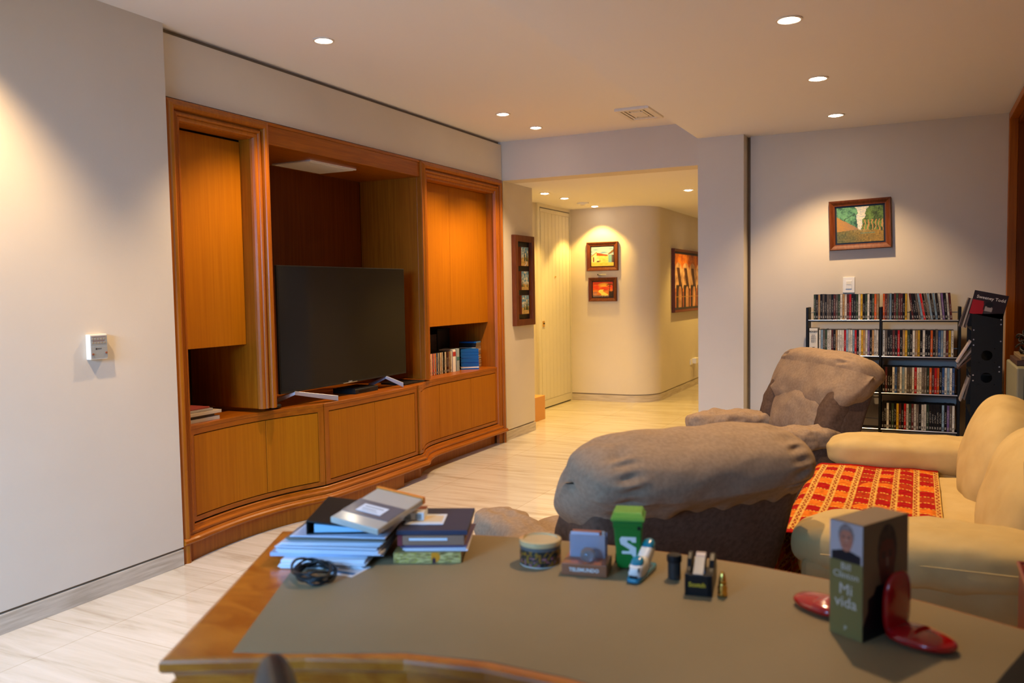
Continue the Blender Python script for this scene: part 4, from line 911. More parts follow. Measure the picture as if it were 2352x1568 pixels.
# ================================================================== desk
top = [(1.109, 1.312), (1.897, 1.700), (2.00, 1.44), (2.08, 1.20), (2.128, 0.98), (2.150, 0.78), (2.152, 0.58), (2.135, 0.38), (2.098, 0.19), (2.03, -0.02), (1.945, -0.20), (1.78, -0.46), (1.55, -0.72), (1.00, -0.30), (1.16, 0.0), (1.25, 0.20), (1.305, 0.38), (1.333, 0.56), (1.334, 0.72), (1.305, 0.88), (1.235, 1.06)]
def inset(poly, d):
    n = len(poly); out = []
    ar = sum(poly[i][0]*poly[(i+1) % n][1]-poly[(i+1) % n][0]*poly[i][1] for i in range(n)); sg = 1 if ar > 0 else -1
    for i in range(n):
        p0, p1, p2 = Vector(poly[i-1]), Vector(poly[i]), Vector(poly[(i+1) % n])
        d1 = (p1-p0).normalized(); d2 = (p2-p1).normalized(); n1 = Vector((-d1.y, d1.x))*sg; n2 = Vector((-d2.y, d2.x))*sg
        v = (n1+n2)/(1+n1.dot(n2)); out.append(tuple(p1+v*d))
    return out
t = thing('desk', 'large curved wooden desk with an olive leather top in the foreground', 'desk', (1.7, 0.6, 0))
mb = MB(); layers = [(0.012, 0.7505), (0.004, 0.748), (0.0, 0.742), (0.0, 0.728), (0.004, 0.722), (0.016, 0.719), (0.020, 0.714), (0.024, 0.700), (0.012, 0.694), (0.010, 0.684), (0.016, 0.678), (0.040, 0.676)]
n = len(top); vs = []
for d_, z in layers: vs += [(x, y, z) for x, y in inset(top, d_)]
fs = [(j*n+i, (j+1)*n+i, (j+1)*n+(i+1) % n, j*n+(i+1) % n) for j in range(len(layers)-1) for i in range(n)]
fs += [tuple(range(n))[::1], tuple((len(layers)-1)*n+i for i in range(n))[::-1]]
mb.add(vs, fs); mb.build('top', 'desk', parent=t)
ins = [(1.195, 1.205), (1.915, 1.575)]+inset(top, 0.018)[2:12]+[(1.52, -0.68), (1.03, -0.31)]+inset(top, 0.028)[14:20]+[(1.238, 1.095)]
MB().prism(ins, 0.7500, 0.7520).build('leather_inset', 'leather', parent=t)
MB().prism(inset(top, 0.06), 0.56, 0.676).build('apron', 'desk', parent=t)
MB().prism([(1.22, 1.25), (1.82, 1.55), (1.95, 1.18), (1.36, 0.92)], 0.0, 0.56).build('pedestal', 'desk', parent=t, bevel=0.005)
MB().prism([(1.30, 0.14), (1.98, 0.12), (1.78, -0.34), (1.20, -0.20)], 0.0, 0.56).build('pedestal', 'desk', parent=t, bevel=0.005)
DZ = 0.752
# left pile of papers and binders
ux = Vector((0.34, -0.94, 0)); uy = Vector((0.94, 0.34, 0))
def sheet(name, c0, w, d_, z, th, rot, col, label, group, m='oc', cat='papers', jag=0, bev=0.001):
    a = ux.copy(); a.rotate(Matrix.Rotation(rot, 3, 'Z')); b2 = uy.copy(); b2.rotate(Matrix.Rotation(rot, 3, 'Z'))
    F = Matrix(((a.x, b2.x, 0, c0[0]), (a.y, b2.y, 0, c0[1]), (0, 0, 1, z), (0, 0, 0, 1)))
    mb = MB()
    if jag:
        for k in range(jag):
            dx, dy, r2 = random.uniform(-.006, .006), random.uniform(-.006, .006), random.uniform(-.03, .03)
            mb.box((dx, dy, th*k/jag), (w+dx, d_+dy, th*(k+1)/jag-0.0004), M4=F @ Matrix.Rotation(r2, 4, 'Z'))
    else: mb.box((0, 0, 0), (w, d_, th), M4=F)
    o = mb.build(name, m, origin=(c0[0], c0[1], z), bevel=bev); o.color = (*col, 1); tag(o, label, cat, group); return o, F
g = 'papers and folders in the left pile on the desk'
z = DZ
for i, (cx, cy, w, d_, th, r, col, lab, nm, jag) in enumerate((
        (1.625, 1.465, 0.22, 0.28, 0.024, 0.02, S(225, 228, 235), 'white paper stack at the very bottom of the left desk pile', 'paper_stack', 6),
        (1.640, 1.512, 0.30, 0.24, 0.012, 0.05, S(170, 178, 200), 'blue-grey folder above the bottom papers of the left pile', 'folder', 0),
        (1.648, 1.495, 0.275, 0.25, 0.022, -0.02, S(205, 206, 216), 'thick white document pile in the middle of the left pile', 'paper_stack', 5),
        (1.652, 1.490, 0.270, 0.26, 0.010, 0.03, S(215, 218, 228), 'pale grey magazine above the thick documents', 'magazine', 3),
        (1.672, 1.480, 0.265, 0.24, 0.012, 0.0, S(118, 104, 90), 'brown-edged magazine in the left pile', 'magazine', 3),
        (1.674, 1.470, 0.255, 0.26, 0.008, -0.04, S(196, 202, 220), 'white sheet pile right under the black binder', 'paper_stack', 2))):
    th *= 0.82; sheet(nm, (cx, cy), w, d_, z, th, r, col, lab, g, jag=jag); z += th
# ring binder
t = thing('ring_binder', 'open-ended black ring binder tilted on top of the left paper pile', 'binder', (1.72, 1.42, z))
a = ux.copy(); a.rotate(Matrix.Rotation(0.10, 3, 'Z')); b2 = uy.copy(); b2.rotate(Matrix.Rotation(0.10, 3, 'Z'))
F = Matrix(((a.x, b2.x, 0, 1.690), (a.y, b2.y, 0, 1.432), (0, 0, 1, z), (0, 0, 0, 1)))
mb = MB(); mb.box((0, 0, 0), (0.20, 0.26, 0.003), M4=F); mb.box((0, 0, 0), (0.004, 0.26, 0.036), M4=F)
mb.add([F @ Vector(v) for v in ((0, 0, 0.033), (0.2, 0, 0.006), (0.2, 0.26, 0.006), (0, 0.26, 0.033), (0, 0, 0.037), (0.2, 0, 0.010), (0.2, 0.26, 0.010), (0, 0.26, 0.037))], [(0, 3, 2, 1), (4, 5, 6, 7), (0, 1, 5, 4), (1, 2, 6, 5), (2, 3, 7, 6), (3, 0, 4, 7)])
mb.build('cover', 'dark', parent=t, bevel=0.0015)
mb = MB(); mb.add([F @ Vector(v) for v in ((0.02, 0.006, 0.004), (0.17, 0.006, 0.004), (0.17, 0.25, 0.004), (0.02, 0.25, 0.004), (0.02, 0.006, 0.026), (0.17, 0.006, 0.009), (0.17, 0.25, 0.009), (0.02, 0.25, 0.026))], [(0, 3, 2, 1), (4, 5, 6, 7), (0, 1, 5, 4), (1, 2, 6, 5), (2, 3, 7, 6), (3, 0, 4, 7)])
mb.build('pages', mat('bluish_pages', S(150, 190, 215), 0.6), parent=t)
zb = z+0.026
# clear-cased notebook on the binder
t = thing('plastic_sleeve', 'clear plastic pouch with orange edge and white label on the binder', 'pouch', (1.80, 1.36, zb))
a = ux.copy(); a.rotate(Matrix.Rotation(-0.40, 3, 'Z')); b2 = uy.copy(); b2.rotate(Matrix.Rotation(-0.40, 3, 'Z')); up = Vector((0, 0, 1))
F = Matrix.Translation((1.718, 1.375, zb+0.004)) @ Matrix(((a.x, b2.x, 0, 0), (a.y, b2.y, 0, 0), (0, 0, 1, 0), (0, 0, 0, 1))) @ Matrix.Rotation(0.16, 4, 'X') @ Matrix.Rotation(0.10, 4, 'Y')
M['clear'] = mat('cloudy_plastic', S(185, 178, 165), 0.12, spec=0.7, coat=0.5)
MB().box((0, 0, 0), (0.155, 0.205, 0.018), M4=F).build('pouch', 'clear', parent=t, bevel=0.004)
MB().box((0.002, 0.045, 0.0182), (0.153, 0.125, 0.0192), M4=F).build('grey_band', mat('slate_card', S(92, 90, 100), 0.3, coat=0.5), parent=t)
o = MB().box((0.035, 0.062, 0.0194), (0.115, 0.104, 0.0202), M4=F).build('label', 'paper', parent=t)
MB().box((0.045, 0.090, 0.0203), (0.105, 0.094, 0.0206), M4=F).box((0.045, 0.078, 0.0203), (0.09, 0.081, 0.0206), M4=F).box((0.05, 0.069, 0.0203), (0.10, 0.071, 0.0206), M4=F).build('printed_line', 'lcd', parent=o)
MB().box((-0.002, 0.200, 0.004), (0.157, 0.209, 0.022), M4=F).build('orange_edge', mat('orange_card', S(225, 130, 40), 0.5), parent=t)
# cable coil
pts = []
for i in range(200):
    a_ = i*2*PI/34; r = 0.052+0.006*math.sin(i*0.21+1); pts.append((1.600+r*1.0*math.cos(a_)+0.02*math.sin(a_), 1.335+r*1.15*math.sin(a_), DZ+0.006+0.006*math.sin(i*0.5)+i*0.00012))
o = MB().tube(pts, 0.0034, 6).build('cable_coil', 'dark', origin=(1.60, 1.335, DZ), smooth=True); tag(o, 'black cable coiled on the desk in front of the left pile', 'cable')
t = thing('paper_note', 'white leaflet lying half under the left pile beside the cable', 'paper', (1.66, 1.27, DZ))
MB().box((1.64, 1.25, DZ), (1.72, 1.34, DZ+0.001)).build('sheet', 'paper', parent=t); MB().box((1.650, 1.255, DZ+0.001), (1.665, 1.33, DZ+0.0014)).build('blue_stripe', mat('blue_ink', S(70, 120, 170), 0.5), parent=t)
# right pile: books and box of cards
g = 'books in the right pile on the desk'
ux = Vector((0.40, -0.917, 0)); uy = Vector((0.917, 0.40, 0)); z = DZ
def floral(u, v):
    n = nz2(u*9, v*7, 3); n2 = nz2(u*22, v*20, 8)
    c = mixc(S(215, 190, 120), S(120, 95, 45), 0.45+n*1.4)
    if n2 > 0.25: c = S(170, 150, 60)
    if ((u-0.62)/0.07)**2+((v-0.6)/0.5)**2 < 1: c = S(225, 140, 30)
    if ((u-0.60)/0.03)**2+((v-0.15)/0.4)**2 < 1: c = S(70, 40, 50)
    return c
t = thing('book', 'floral-patterned book at the bottom of the right desk pile', 'book', (1.77, 1.215, z), group=g)
F = Matrix(((ux.x, uy.x, 0, 1.770), (ux.y, uy.y, 0, 1.215), (0, 0, 1, z), (0, 0, 0, 1)))
MB().box((0, 0.001, 0), (0.175, 0.225, 0.028), M4=F).build('cover', mat('floral_side', S(150, 125, 70), 0.5), parent=t, bevel=0.002)
painting(floral, 60, 12, 0.175, 0.028, F @ frameM((0.0875, 0, 0.014), (1, 0, 0), (0, -1, 0))).build('printed_spine', 'print', parent=t)
z += 0.028
_, _ = sheet('notebook', (1.792, 1.198), 0.165, 0.205, z, 0.008, 0.03, S(222, 216, 222), 'thin white notebook above the floral book', g, cat='notebook', jag=2); z += 0.008
sheet('paper_stack', (1.790, 1.200), 0.165, 0.21, z, 0.006, -0.02, S(96, 78, 110), 'dark purple leaflet in the right desk pile', g, jag=2); z += 0.006
t = thing('diary', 'brown leather diary with loose white notes in the right pile', 'book', (1.79, 1.205, z), group=g)
F = Matrix(((ux.x, uy.x, 0, 1.786), (ux.y, uy.y, 0, 1.212), (0, 0, 1, z), (0, 0, 0, 1)))
MB().box((0, 0, 0), (0.175, 0.21, 0.026), M4=F).build('cover', mat('brown_hide', S(150, 108, 82), 0.6), parent=t, bevel=0.003)
MB().box((0.03, -0.002, 0.014), (0.13, 0.15, 0.020), M4=F).build('loose_note', 'paper', parent=t)
MB().box((0.0, -0.001, 0.0), (0.012, 0.02, 0.027), M4=F).build('red_corner', mat('dark_red_cloth', S(120, 35, 40), 0.6), parent=t)
z += 0.027
o, F = sheet('notebook', (1.788, 1.216), 0.185, 0.225, z, 0.012, 0.0, S(48, 50, 72), 'dark blue hardback notebook lying on the right desk pile', g, cat='notebook'); z += 0.012
t = thing('note_card', 'white and yellow note card on the dark blue notebook', 'paper', (1.80, 1.2, z)); MB().box((0.01, 0.055, 0.012), (0.115, 0.155, 0.0135), M4=F).build('card', 'paper', parent=t); MB().box((0.03, 0.075, 0.0136), (0.108, 0.135, 0.0142), M4=F).build('yellow_patch', mat('manila', S(225, 200, 160), 0.7), parent=t)
t = thing('cigarette_packet', 'small white packet with a red band on top of the right pile', 'packet', (1.80, 1.2, z))
MB().box((0.002, 0.085, 0.0145), (0.060, 0.155, 0.036), M4=F).build('packet', 'white', parent=t, bevel=0.002); MB().box((0.0015, 0.120, 0.0362), (0.0605, 0.1555, 0.0366), M4=F).build('red_band', 'rust', parent=t)
MB().box((0.008, 0.0842, 0.018), (0.024, 0.0848, 0.032), M4=F).box((0.036, 0.0842, 0.018), (0.052, 0.0848, 0.032), M4=F).build('printed_block', 'lcd', parent=t)
# round tin with clear lid
t = thing('pin_tub', 'round clear-lidded tub with a dark printed wrapper', 'container', (1.93, 0.87, DZ))
def tubc(u, v):
    n = nz2(u*40, v*6, 5); n2 = nz2(u*90, v*16, 1); c = S(40, 42, 40)
    if v > 0.80: c = S(92, 92, 90)
    elif n > 0.12: c = mixc(S(160, 130, 30), S(110, 40, 30), n2+0.5)
    elif n < -0.2 and v < 0.45: c = mixc(S(60, 105, 95), S(200, 90, 100), n2+0.5)
    return c
mb = MB(); mb.grid(lambda u, v: (1.93+0.053*math.cos(2*PI*u), 0.87+0.053*math.sin(2*PI*u), DZ+0.002+0.050*v), 120, 16); mb.col = [tubc(i/120, j/16) for j in range(17) for i in range(121)]
mb.smooth = True; mb.build('wrapper', 'print', parent=t)
MB().lathe([(0.0525, 0.0), (0.0525, 0.05), (0.048, 0.05)], (1.93, 0.87, DZ), 40).build('tub', 'trimw', parent=t, smooth=False)
MB().lathe([(0.054, 0.050), (0.055, 0.054), (0.054, 0.062), (0.045, 0.064), (0.043, 0.060), (0.02, 0.060)], (1.93, 0.87, DZ), 40).build('lid', mat('honey_clear_lid', S(205, 180, 130), 0.12, spec=0.8, coat=0.6), parent=t)
# wooden card holder
t = thing('card_holder', 'wooden business card holder with a glass ball and white lettering', 'card holder', (1.87, 0.725, DZ))
ex = Vector((0.18, -0.984, 0)).normalized(); ey = Vector((0.984, 0.18, 0)).normalized()
F = Matrix(((ex.x, ey.x, 0, 1.862), (ex.y, ey.y, 0, 0.783), (0, 0, 1, DZ), (0, 0, 0, 1)))
M['redwood'] = mat('reddish_wood', S(150, 90, 55), 0.4, coat=0.3)
MB().box((0, 0, 0), (0.112, 0.085, 0.030), M4=F).build('base', 'redwood', parent=t, bevel=0.002)
MB().lathe([(0.0, -0.019), (0.0095, -0.0165), (0.0165, -0.0095), (0.019, 0), (0.0165, 0.0095), (0.0095, 0.0165), (0.0, 0.019)], F @ Vector((0.062, 0.022, 0.047)), 24).build('glass_ball', mat('smoky_glass', (0.55, 0.5, 0.48), 0.02, trans=0.8), parent=t, smooth=True)
MB().box((0.010, 0.052, 0.03), (0.100, 0.055, 0.088), M4=F).build('clear_plate', mat('acrylic', (0.75, 0.75, 0.85), 0.05, trans=0.7), parent=t, bevel=0.001)
text('lettering', 'TELEMUNDO', 0.0125, t, Matrix.Translation((-1.87, -0.725, -DZ)) @ F @ frameM((0.056, -0.0006, 0.015), (1, 0, 0), (0, -1, 0)), 'white', bold=0.0003)
g = 'business cards standing in the wooden holder'
for i, (x0_, h_, c, w) in enumerate(((0.012, 0.062, S(196, 196, 214), 'white business card, frontmost in the holder'), (0.016, 0.066, S(205, 110, 70), 'orange-topped business card behind the front one'), (0.024, 0.064, S(190, 180, 170), 'cream business card in the middle of the holder'), (0.03, 0.060, S(120, 115, 130), 'grey business card, rearmost in the holder'))):
    o = MB().box((x0_, 0.058+i*0.005, 0.0305), (x0_+0.072, 0.0605+i*0.005, 0.0305+h_), M4=F).build('business_card', 'oc', origin=tuple(F @ Vector((0.05, 0.06, 0.03)))); o.color = (*c, 1); tag(o, w, 'card', g)
# toy wheelie bin
t = thing('toy_wheelie_bin', 'small green wheelie bin toy with a big white S', 'toy bin', (1.99, 0.645, DZ))
ex = Vector((0.25, -0.968, 0)).normalized(); ey = Vector((0.968, 0.25, 0)).normalized()
F = Matrix(((ex.x, ey.x, 0, 1.985), (ex.y, ey.y, 0, 0.650), (0, 0, 1, DZ), (0, 0, 0, 1)))
M['green'] = mat('green_plastic', S(18, 118, 40), 0.38); M['green2'] = mat('light_green_plastic', S(92, 160, 60), 0.35)
def taper(mb, w0, d0, w1, d1, z0, z1, dx=0): 
    vs = [(-w0, -d0, z0), (w0, -d0, z0), (w0, d0, z0), (-w0, d0, z0), (-w1, -d1+dx, z1), (w1, -d1+dx, z1), (w1, d1+dx, z1), (-w1, d1+dx, z1)]
    return mb.add([F @ Vector(v) for v in vs], [(0, 3, 2, 1), (4, 5, 6, 7), (0, 1, 5, 4), (1, 2, 6, 5), (2, 3, 7, 6), (3, 0, 4, 7)])
b_ = taper(MB(), 0.028, 0.028, 0.036, 0.040, 0.004, 0.128); b_.build('body', 'green', parent=t, bevel=0.004)
mb = taper(MB(), 0.041, 0.046, 0.042, 0.047, 0.126, 0.133); taper(mb, 0.040, 0.045, 0.034, 0.034, 0.133, 0.146, 0.006); mb.build('lid', 'green2', parent=t, bevel=0.003)
mb = taper(MB(), 0.036, 0.0395, 0.037, 0.0415, 0.108, 0.124); mb.build('rim_band', 'green', parent=t, bevel=0.002)
for sx in (-1, 1): MB().cyl(F @ Vector((sx*0.030, 0.030, 0.012)), F @ Vector((sx*0.036, 0.030, 0.012)), 0.012, n=20).build('wheel', 'dark', parent=t)
MB().cyl(F @ Vector((-0.030, 0.052, 0.128)), F @ Vector((0.030, 0.052, 0.128)), 0.003, n=10).build('handle', 'green', parent=t)
MB().box((0.024, -0.0425, 0.106), (0.031, -0.036, 0.114), M4=F).build('latch', 'dark', parent=t)
SP = [(-0.75, 0.95), (0.95, 0.95), (0.95, 0.42), (0.50, 0.42), (0.32, 0.62), (-0.05, 0.62), (-0.10, 0.42), (0.95, -0.10), (0.95, -1.0), (0.62, -1.0), (0.36, -0.74), (-0.72, -0.74), (-0.72, -0.48), (0.12, -0.48), (0.22, -0.30), (-0.85, 0.22), (-0.98, 0.70)]
FS = F @ frameM((0.0, -0.0338, 0.062), (1, 0, 0), (0, -1, -0.09))
MB().prism([(x*0.021, y*0.026) for x, y in SP], -0.0006, 0.0012, M4=FS).build('letter', 'white', parent=t)
# stapler: streamlined white with teal caps, pointing at the camera
t = thing('stapler', 'streamlined white stapler with teal caps beside the green bin', 'stapler', (1.92, 0.59, DZ))
ey = Vector((0.90, 0.43, 0)).normalized(); ey = Vector((0.12, -0.004, 0)).normalized(); ex = Vector((ey.y, -ey.x, 0))
F = Matrix(((ex.x, ey.x, 0, 1.872), (ex.y, ey.y, 0, 0.603), (0, 0, 1, DZ), (0, 0, 0, 1))); R3 = F.to_3x3()
M['teal'] = mat('teal_plastic', S(20, 128, 158), 0.25, coat=0.4)
MB().soft(F @ Vector((0, 0.065, 0.007)), (0.019, 0.072, 0.007), p=5, n=14, R=R3).build('base', 'teal', parent=t)
MB().soft(F @ Vector((0, 0.040, 0.026)), (0.019, 0.040, 0.020), p=3, n=16, R=R3 @ Matrix.Rotation(0.18, 3, 'X')).build('body', 'white', parent=t)
MB().soft(F @ Vector((0, 0.092, 0.042)), (0.016, 0.045, 0.018), p=3, n=16, R=R3 @ Matrix.Rotation(0.45, 3, 'X')).build('arm', 'white', parent=t)
MB().soft(F @ Vector((0, 0.030, 0.040)), (0.0155, 0.020, 0.012), p=2.4, n=12, R=R3 @ Matrix.Rotation(0.5, 3, 'X')).build('teal_cap', 'teal', parent=t)
MB().soft(F @ Vector((0, 0.112, 0.060)), (0.0160, 0.022, 0.014), p=2.4, n=12, R=R3 @ Matrix.Rotation(0.4, 3, 'X')).build('teal_cap', 'teal', parent=t)
MB().box((-0.009, -0.002, 0.010), (0.009, 0.004, 0.018), M4=F).build('mouth_slot', 'dark', parent=t)
for sx in (-1, 1): MB().box((sx*0.012-0.0012, 0.003, 0.026), (sx*0.012+0.0012, 0.008, 0.036), M4=F).build('slit', 'slit', parent=t)
# film canister
t = thing('film_canister', 'small black film canister between stapler and tape dispenser', 'canister', (1.945, 0.523, DZ))
MB().lathe([(0.0145, 0), (0.0155, 0.002), (0.0155, 0.044), (0.014, 0.046)], (1.945, 0.523, DZ), 28).build('tube', mat('dark_grey_plastic', (0.03, 0.03, 0.028), 0.3), parent=t)
MB().lathe([(0.017, 0.042), (0.018, 0.044), (0.018, 0.056), (0.016, 0.059), (0.006, 0.0595)], (1.945, 0.523, DZ), 28).build('lid', 'dark', parent=t)
# tape dispenser
t = thing('tape_dispenser', 'black desk tape dispenser with a roll of clear tape', 'tape dispenser', (1.92, 0.46, DZ))
ey = Vector((1.99-1.858, 0.475-0.468+0.012, 0)).normalized(); ex = Vector((ey.y, -ey.x, 0))
F = Matrix(((ex.x, ey.x, 0, 1.850), (ex.y, ey.y, 0, 0.442), (0, 0, 1, DZ), (0, 0, 0, 1)))
def yzprism(pts, x0, x1): 
    n_ = len(pts); mb = MB(); vs = [F @ Vector((x0, y, z)) for y, z in pts]+[F @ Vector((x1, y, z)) for y, z in pts]
    return mb.add(vs, [tuple(range(n_)), tuple(range(n_, 2*n_))[::-1]]+[(i, n_+i, n_+(i+1) % n_, (i+1) % n_) for i in range(n_)])
side = [(0, 0), (0.135, 0), (0.14, 0.03), (0.130, 0.055), (0.110, 0.070), (0.085, 0.074), (0.062, 0.066), (0.050, 0.050), (0.035, 0.047), (0.0, 0.050)]
yzprism([(0, 0), (0.135, 0), (0.138, 0.025), (0.035, 0.025), (0.028, 0.044), (0.0, 0.048)], -0.030, 0.030).build('base', 'dark', parent=t, bevel=0.002)
for a, b_ in ((-0.031, -0.021), (0.019, 0.031)): yzprism(side, a, b_).build('side_wall', 'dark', parent=t, bevel=0.002)
MB().cyl(F @ Vector((-0.012, 0.086, 0.046)), F @ Vector((0.010, 0.086, 0.046)), 0.030, n=36).build('tape_roll', mat('cloudy_tape', S(180, 165, 160), 0.3), parent=t)
yzprism([(0.0, 0.0515), (0.058, 0.0735), (0.060, 0.0720), (0.0, 0.0500)], -0.012, 0.010).build('tape_strip', M['clear'], parent=t)
text('maker_name', 'Scotch', 0.014, t, Matrix.Translation((-1.92, -0.46, -DZ)) @ F @ frameM((-0.003, -0.0006, 0.026), (1, 0, 0), (0, -1, 0)), mat('yellow_ink', S(215, 180, 40), 0.5), bold=0.0004)
# small brass figure
t = thing('brass_figurine', 'tiny tapered golden figurine right of the tape dispenser', 'figurine', (1.875, 0.393, DZ))
MB().lathe([(0.0105, 0), (0.0115, 0.004), (0.0100, 0.012), (0.0112, 0.020), (0.0085, 0.026), (0.0095, 0.030)], (1.875, 0.393, DZ), 24).build('body', 'brass', parent=t, smooth=True)
MB().lathe([(0.0090, 0.029), (0.0085, 0.036), (0.0070, 0.046), (0.0045, 0.053), (0.0030, 0.056)], (1.875, 0.393, DZ), 24).build('hood', 'brass', parent=t, smooth=True)
# book between red bookends
ex = Vector((-0.497, -0.868, 0)); ey = Vector((0.868, -0.497, 0))      # spine direction, cover direction
A = Vector((1.765, 0.155, DZ)); TH, CWD, HB = 0.073, 0.156, 0.232
F = Matrix(((ex.x, ey.x, 0, A.x), (ex.y, ey.y, 0, A.y), (0, 0, 1, A.z), (0, 0, 0, 1)))
t = thing('book', 'thick olive hardback with a grey-haired man on its spine, standing between bookends', 'book', tuple(A))
MB().box((0.0015, 0.004, 0.002), (TH-0.0015, CWD-0.003, HB-0.0015), M4=F).build('page_block', mat('page_edges', S(190, 178, 158), 0.8), parent=t)
mb = MB(); mb.box((0, 0, 0), (0.0025, CWD, HB), M4=F); mb.box((TH-0.0025, 0, 0), (TH, CWD, HB), M4=F); mb.box((0.0025, 0, 0), (TH-0.0025, 0.004, HB), M4=F); mb.box((0, 0, HB-0.0012), (TH, CWD, HB), M4=F); mb.build('cover', mat('brown_grey_jacket', S(140, 118, 92), 0.4), parent=t, bevel=0.001)
def face(x, y, c, skin, hair, cloth, w=0.62):
    """simple portrait: x in -1..1, y in -1..1 (up)"""
    n = nz2(x*5, y*5, 4)
    if y < -0.62+0.25*(1-abs(x)) and abs(x) < 0.95: c = cloth
    if abs(x-0.02) < 0.22 and -0.75 < y < -0.3: c = mixc(skin, (0, 0, 0), 0.35)
    if abs(x) < 0.34 and -0.85 < y < -0.48: c = cloth
    if (x/0.50)**2+((y-0.32)/0.60)**2 < 1: c = mixc(hair, (c[0], c[1], c[2]), 0.15+0.3*n)
    if (x/0.42)**2+((y-0.10)/0.60)**2 < 1 and y < 0.58-0.5*x*x:
        c = mixc(skin, (skin[0]*0.55, skin[1]*0.5, skin[2]*0.5), 0.25+0.5*abs(x)+0.2*n)
        for ex_ in (-0.17, 0.17):
            if ((x-ex_)/0.085)**2+((y-0.22)/0.035)**2 < 1: c = (0.03, 0.02, 0.02)
            if abs(x-ex_) < 0.11 and abs(y-0.30) < 0.022: c = hair
        if abs(x-0.01) < 0.055 and -0.02 < y < 0.18: c = mixc(c, (1, 0.9, 0.8), 0.15)
        if ((x)/0.10)**2+((y+0.03)/0.035)**2 < 1: c = mixc(c, (0, 0, 0), 0.4)
        if ((x)/0.17)**2+((y+0.20)/0.035)**2 < 1: c = mixc(S(130, 50, 45), c, 0.2)
    return c
def spine_p(u, v):
    if v < 0.66: return S(128, 120, 72)
    return face((u-0.5)*2.1, ((v-0.66)/0.34-0.5)*2.0-0.02, S(190, 188, 198), S(205, 140, 115), S(120, 108, 108), S(28, 28, 40))
def cover_p(u, v):
    c = S(140, 112, 82)
    x, y = (u-0.52)*2.3, (v-0.60)*2.5
    if v < 0.45 and abs(u-0.42) < 0.10+0.9*(0.42-v)+0.06: return S(22, 20, 24)
    return face(x, y, c, S(118, 62, 45), S(52, 34, 30), S(22, 20, 24))
painting(spine_p, 44, 140, TH-0.0005, HB-0.0015, F @ frameM((TH/2, -0.0006, HB/2), (1, 0, 0), (0, -1, 0))).build('printed_spine', 'print', parent=t)
painting(cover_p, 90, 130, CWD-0.0005, HB-0.0015, F @ frameM((TH+0.0006, CWD/2, HB/2), (0, 1, 0), (1, 0, 0))).build('printed_cover', 'print', parent=t)
MT = Matrix.Translation(-A) @ F
M['silverink'] = mat('silver_ink', S(215, 210, 205), 0.5)
for s_, sz, zz_ in (('Bill', 0.019, 0.142), ('Clinton', 0.019, 0.125), ('Mi', 0.031, 0.096), ('vida', 0.031, 0.070), ('P', 0.013, 0.018)):
    text('title', s_, sz, t, MT @ frameM((TH/2, -0.001, zz_), (1, 0, 0), (0, -1, 0)), 'silverink', ext=0.0003, bold=0.0)
M['redg'] = mat('glossy_red_ceramic', S(170, 8, 14), 0.12, coat=0.8)
def bookend(loc, e1, lab, s):
    """e1 points away from the book; rounded sloping foot with an upright curved slab"""
    e1 = Vector(e1).normalized(); e2 = Vector((-e1.y, e1.x, 0)); F2 = Matrix(((e1.x, e2.x, 0, loc[0]), (e1.y, e2.y, 0, loc[1]), (0, 0, 1, DZ), (0, 0, 0, 1))); R3 = F2.to_3x3()
    t = thing('bookend', lab, 'bookend', (loc[0], loc[1], DZ), group='glossy red bookends')
    MB().soft(F2 @ Vector((0.064, 0, 0.013)), (0.066, 0.046, 0.014), p=2.4, n=20, R=R3, warp=lambda q: (q.x, q.y*(1-0.15*q.x), q.z*(1.25 if q.z > 0 and q.x < 0 else 1))).build('foot', 'redg', parent=t)
    MB().soft(F2 @ Vector((0.012, 0, 0.066)), (0.012, 0.042, 0.066), p=2.8, n=18, R=R3, warp=lambda q: (q.x+0.5*max(0, q.z)**2*0.6, q.y, q.z)).build('upright', 'redg', parent=t)
    return t
bookend((1.800, 0.043, 0), (-0.497, -0.868, 0), 'glossy red bookend in front of the portrait cover', 1)
bookend((1.846, 0.124, 0), (0.497, 0.868, 0), 'glossy red bookend on the far side of the portrait book', 1)
# black case at the right end of the desk
t = thing('laptop', 'closed flat black laptop lying at the right end of the desk', 'laptop', (1.70, -0.30, DZ))
o = MB().prism([(1.845, -0.205), (1.655, -0.140), (1.38, -0.05), (1.28, -0.30), (1.70, -0.45)], DZ, DZ+0.012).build('lower_half', 'dark', parent=t, bevel=0.003)
o = MB().prism([(1.842, -0.208), (1.655, -0.143), (1.385, -0.055), (1.29, -0.295), (1.695, -0.445)], DZ+0.0125, DZ+0.020).build('lid', 'darkm', parent=t, bevel=0.003)
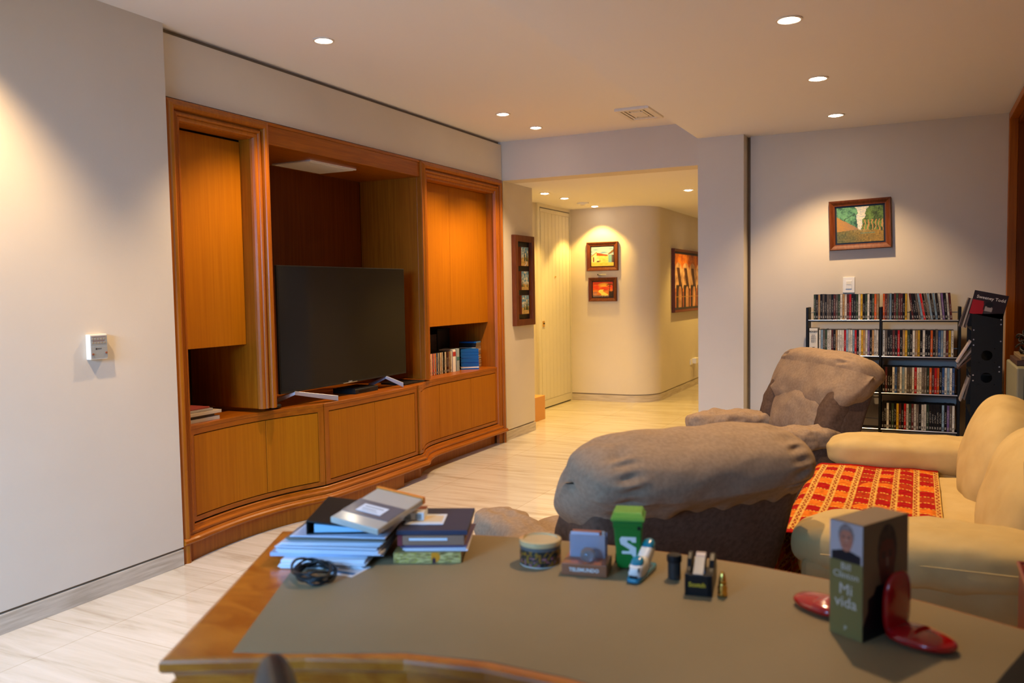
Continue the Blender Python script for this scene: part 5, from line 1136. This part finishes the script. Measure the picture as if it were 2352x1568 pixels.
# black chair on the near side of the desk
t = thing('office_chair', 'black office chair whose backrest tip pokes up at the bottom edge', 'chair', (0.72, 0.72, 0))
Rc = Matrix.Rotation(math.atan2(0.904-0.60, 0.944-0.66), 3, 'Z')
MB().soft((0.85, 0.775, 0.735), (0.19, 0.040, 0.205), p=2.6, n=20, R=Rc).build('backrest', 'dark', parent=t)
MB().soft((0.66, 0.90, 0.45), (0.22, 0.21, 0.045), p=4, n=14, R=Rc).build('seat', 'dark', parent=t)
MB().tube([(0.68, 0.88, 0.44), (0.76, 0.80, 0.46), (0.81, 0.765, 0.55), (0.81, 0.76, 0.62)], 0.014, 10).build('back_bracket', 'darkm', parent=t)
MB().cyl((0.66, 0.90, 0.08), (0.66, 0.90, 0.42), 0.025).build('gas_column', 'chrome', parent=t)
for k in range(5):
    a_ = k*2*PI/5+0.3; e_ = Vector((0.66+0.26*math.cos(a_), 0.90+0.26*math.sin(a_), 0.07))
    lg = MB().tube([(0.66, 0.90, 0.09), ((0.66+e_.x)/2, (0.90+e_.y)/2, 0.085), tuple(e_)], 0.018, 10).build('leg', 'darkm', parent=t)
    MB().cyl(e_+Vector((0, -0.012, -0.042)), e_+Vector((0, 0.012, -0.042)), 0.028, n=18).build('castor', 'dark', parent=lg)

# ================================================================== red magazine holder beyond the desk's right end
t = thing('magazine_holder', 'dark red leather magazine bin past the desk corner', 'magazine holder', (2.42, -0.36, 0))
M['oxblood'] = mat('oxblood_leather', S(120, 38, 30), 0.35, coat=0.3)
mb = MB(); w_ = 0.15
pts_ = [(2.27, -0.25), (2.57, -0.25), (2.57, -0.53), (2.27, -0.53)]
inn = inset(pts_, 0.012)
mb.prism(inn, 0.0, 0.02)
for i in range(4):
    j = (i+1) % 4; mb.prism([pts_[i], pts_[j], inn[j], inn[i]], 0.0, 0.70)
mb.build('bin', 'oxblood', parent=t, bevel=0.004)
for i in range(4):
    j = (i+1) % 4; p0, p1 = pts_[i], pts_[j]; MB().tube([(p0[0], p0[1], 0.70), (p1[0], p1[1], 0.70)], 0.006, 8).build('rim', 'oxblood', parent=t)
MB().box((2.40, -0.2498, 0.52), (2.45, -0.235, 0.56)).build('clasp', 'dark', parent=t, bevel=0.003)
g = 'magazines fanned in the red leather bin'
for i, (h_, yaw_, c, w) in enumerate(((0.985, 0.10, S(40, 45, 55), 'dark slate'), (0.955, 0.22, S(40, 130, 175), 'bright blue'), (0.925, 0.05, S(190, 185, 190), 'white'), (0.905, 0.26, S(200, 170, 110), 'sandy'), (0.88, 0.12, S(62, 80, 40), 'olive green'), (0.86, 0.30, S(185, 195, 205), 'pale grey'))):
    mb = MB(); mb.box((-0.006, -0.10, 0), (0.006, 0.10, h_-0.022)); o = mb.build('magazine', 'oc', bevel=0.001); o.location = (2.535-0.046*i, -0.39, 0.022); o.rotation_euler = (0.05*(i-2.5)*0.3, 0, (yaw_-0.15)*0.6); o.color = (*c, 1)
    tag(o, f'{w} magazine sticking up from the red leather bin', 'magazine', g)
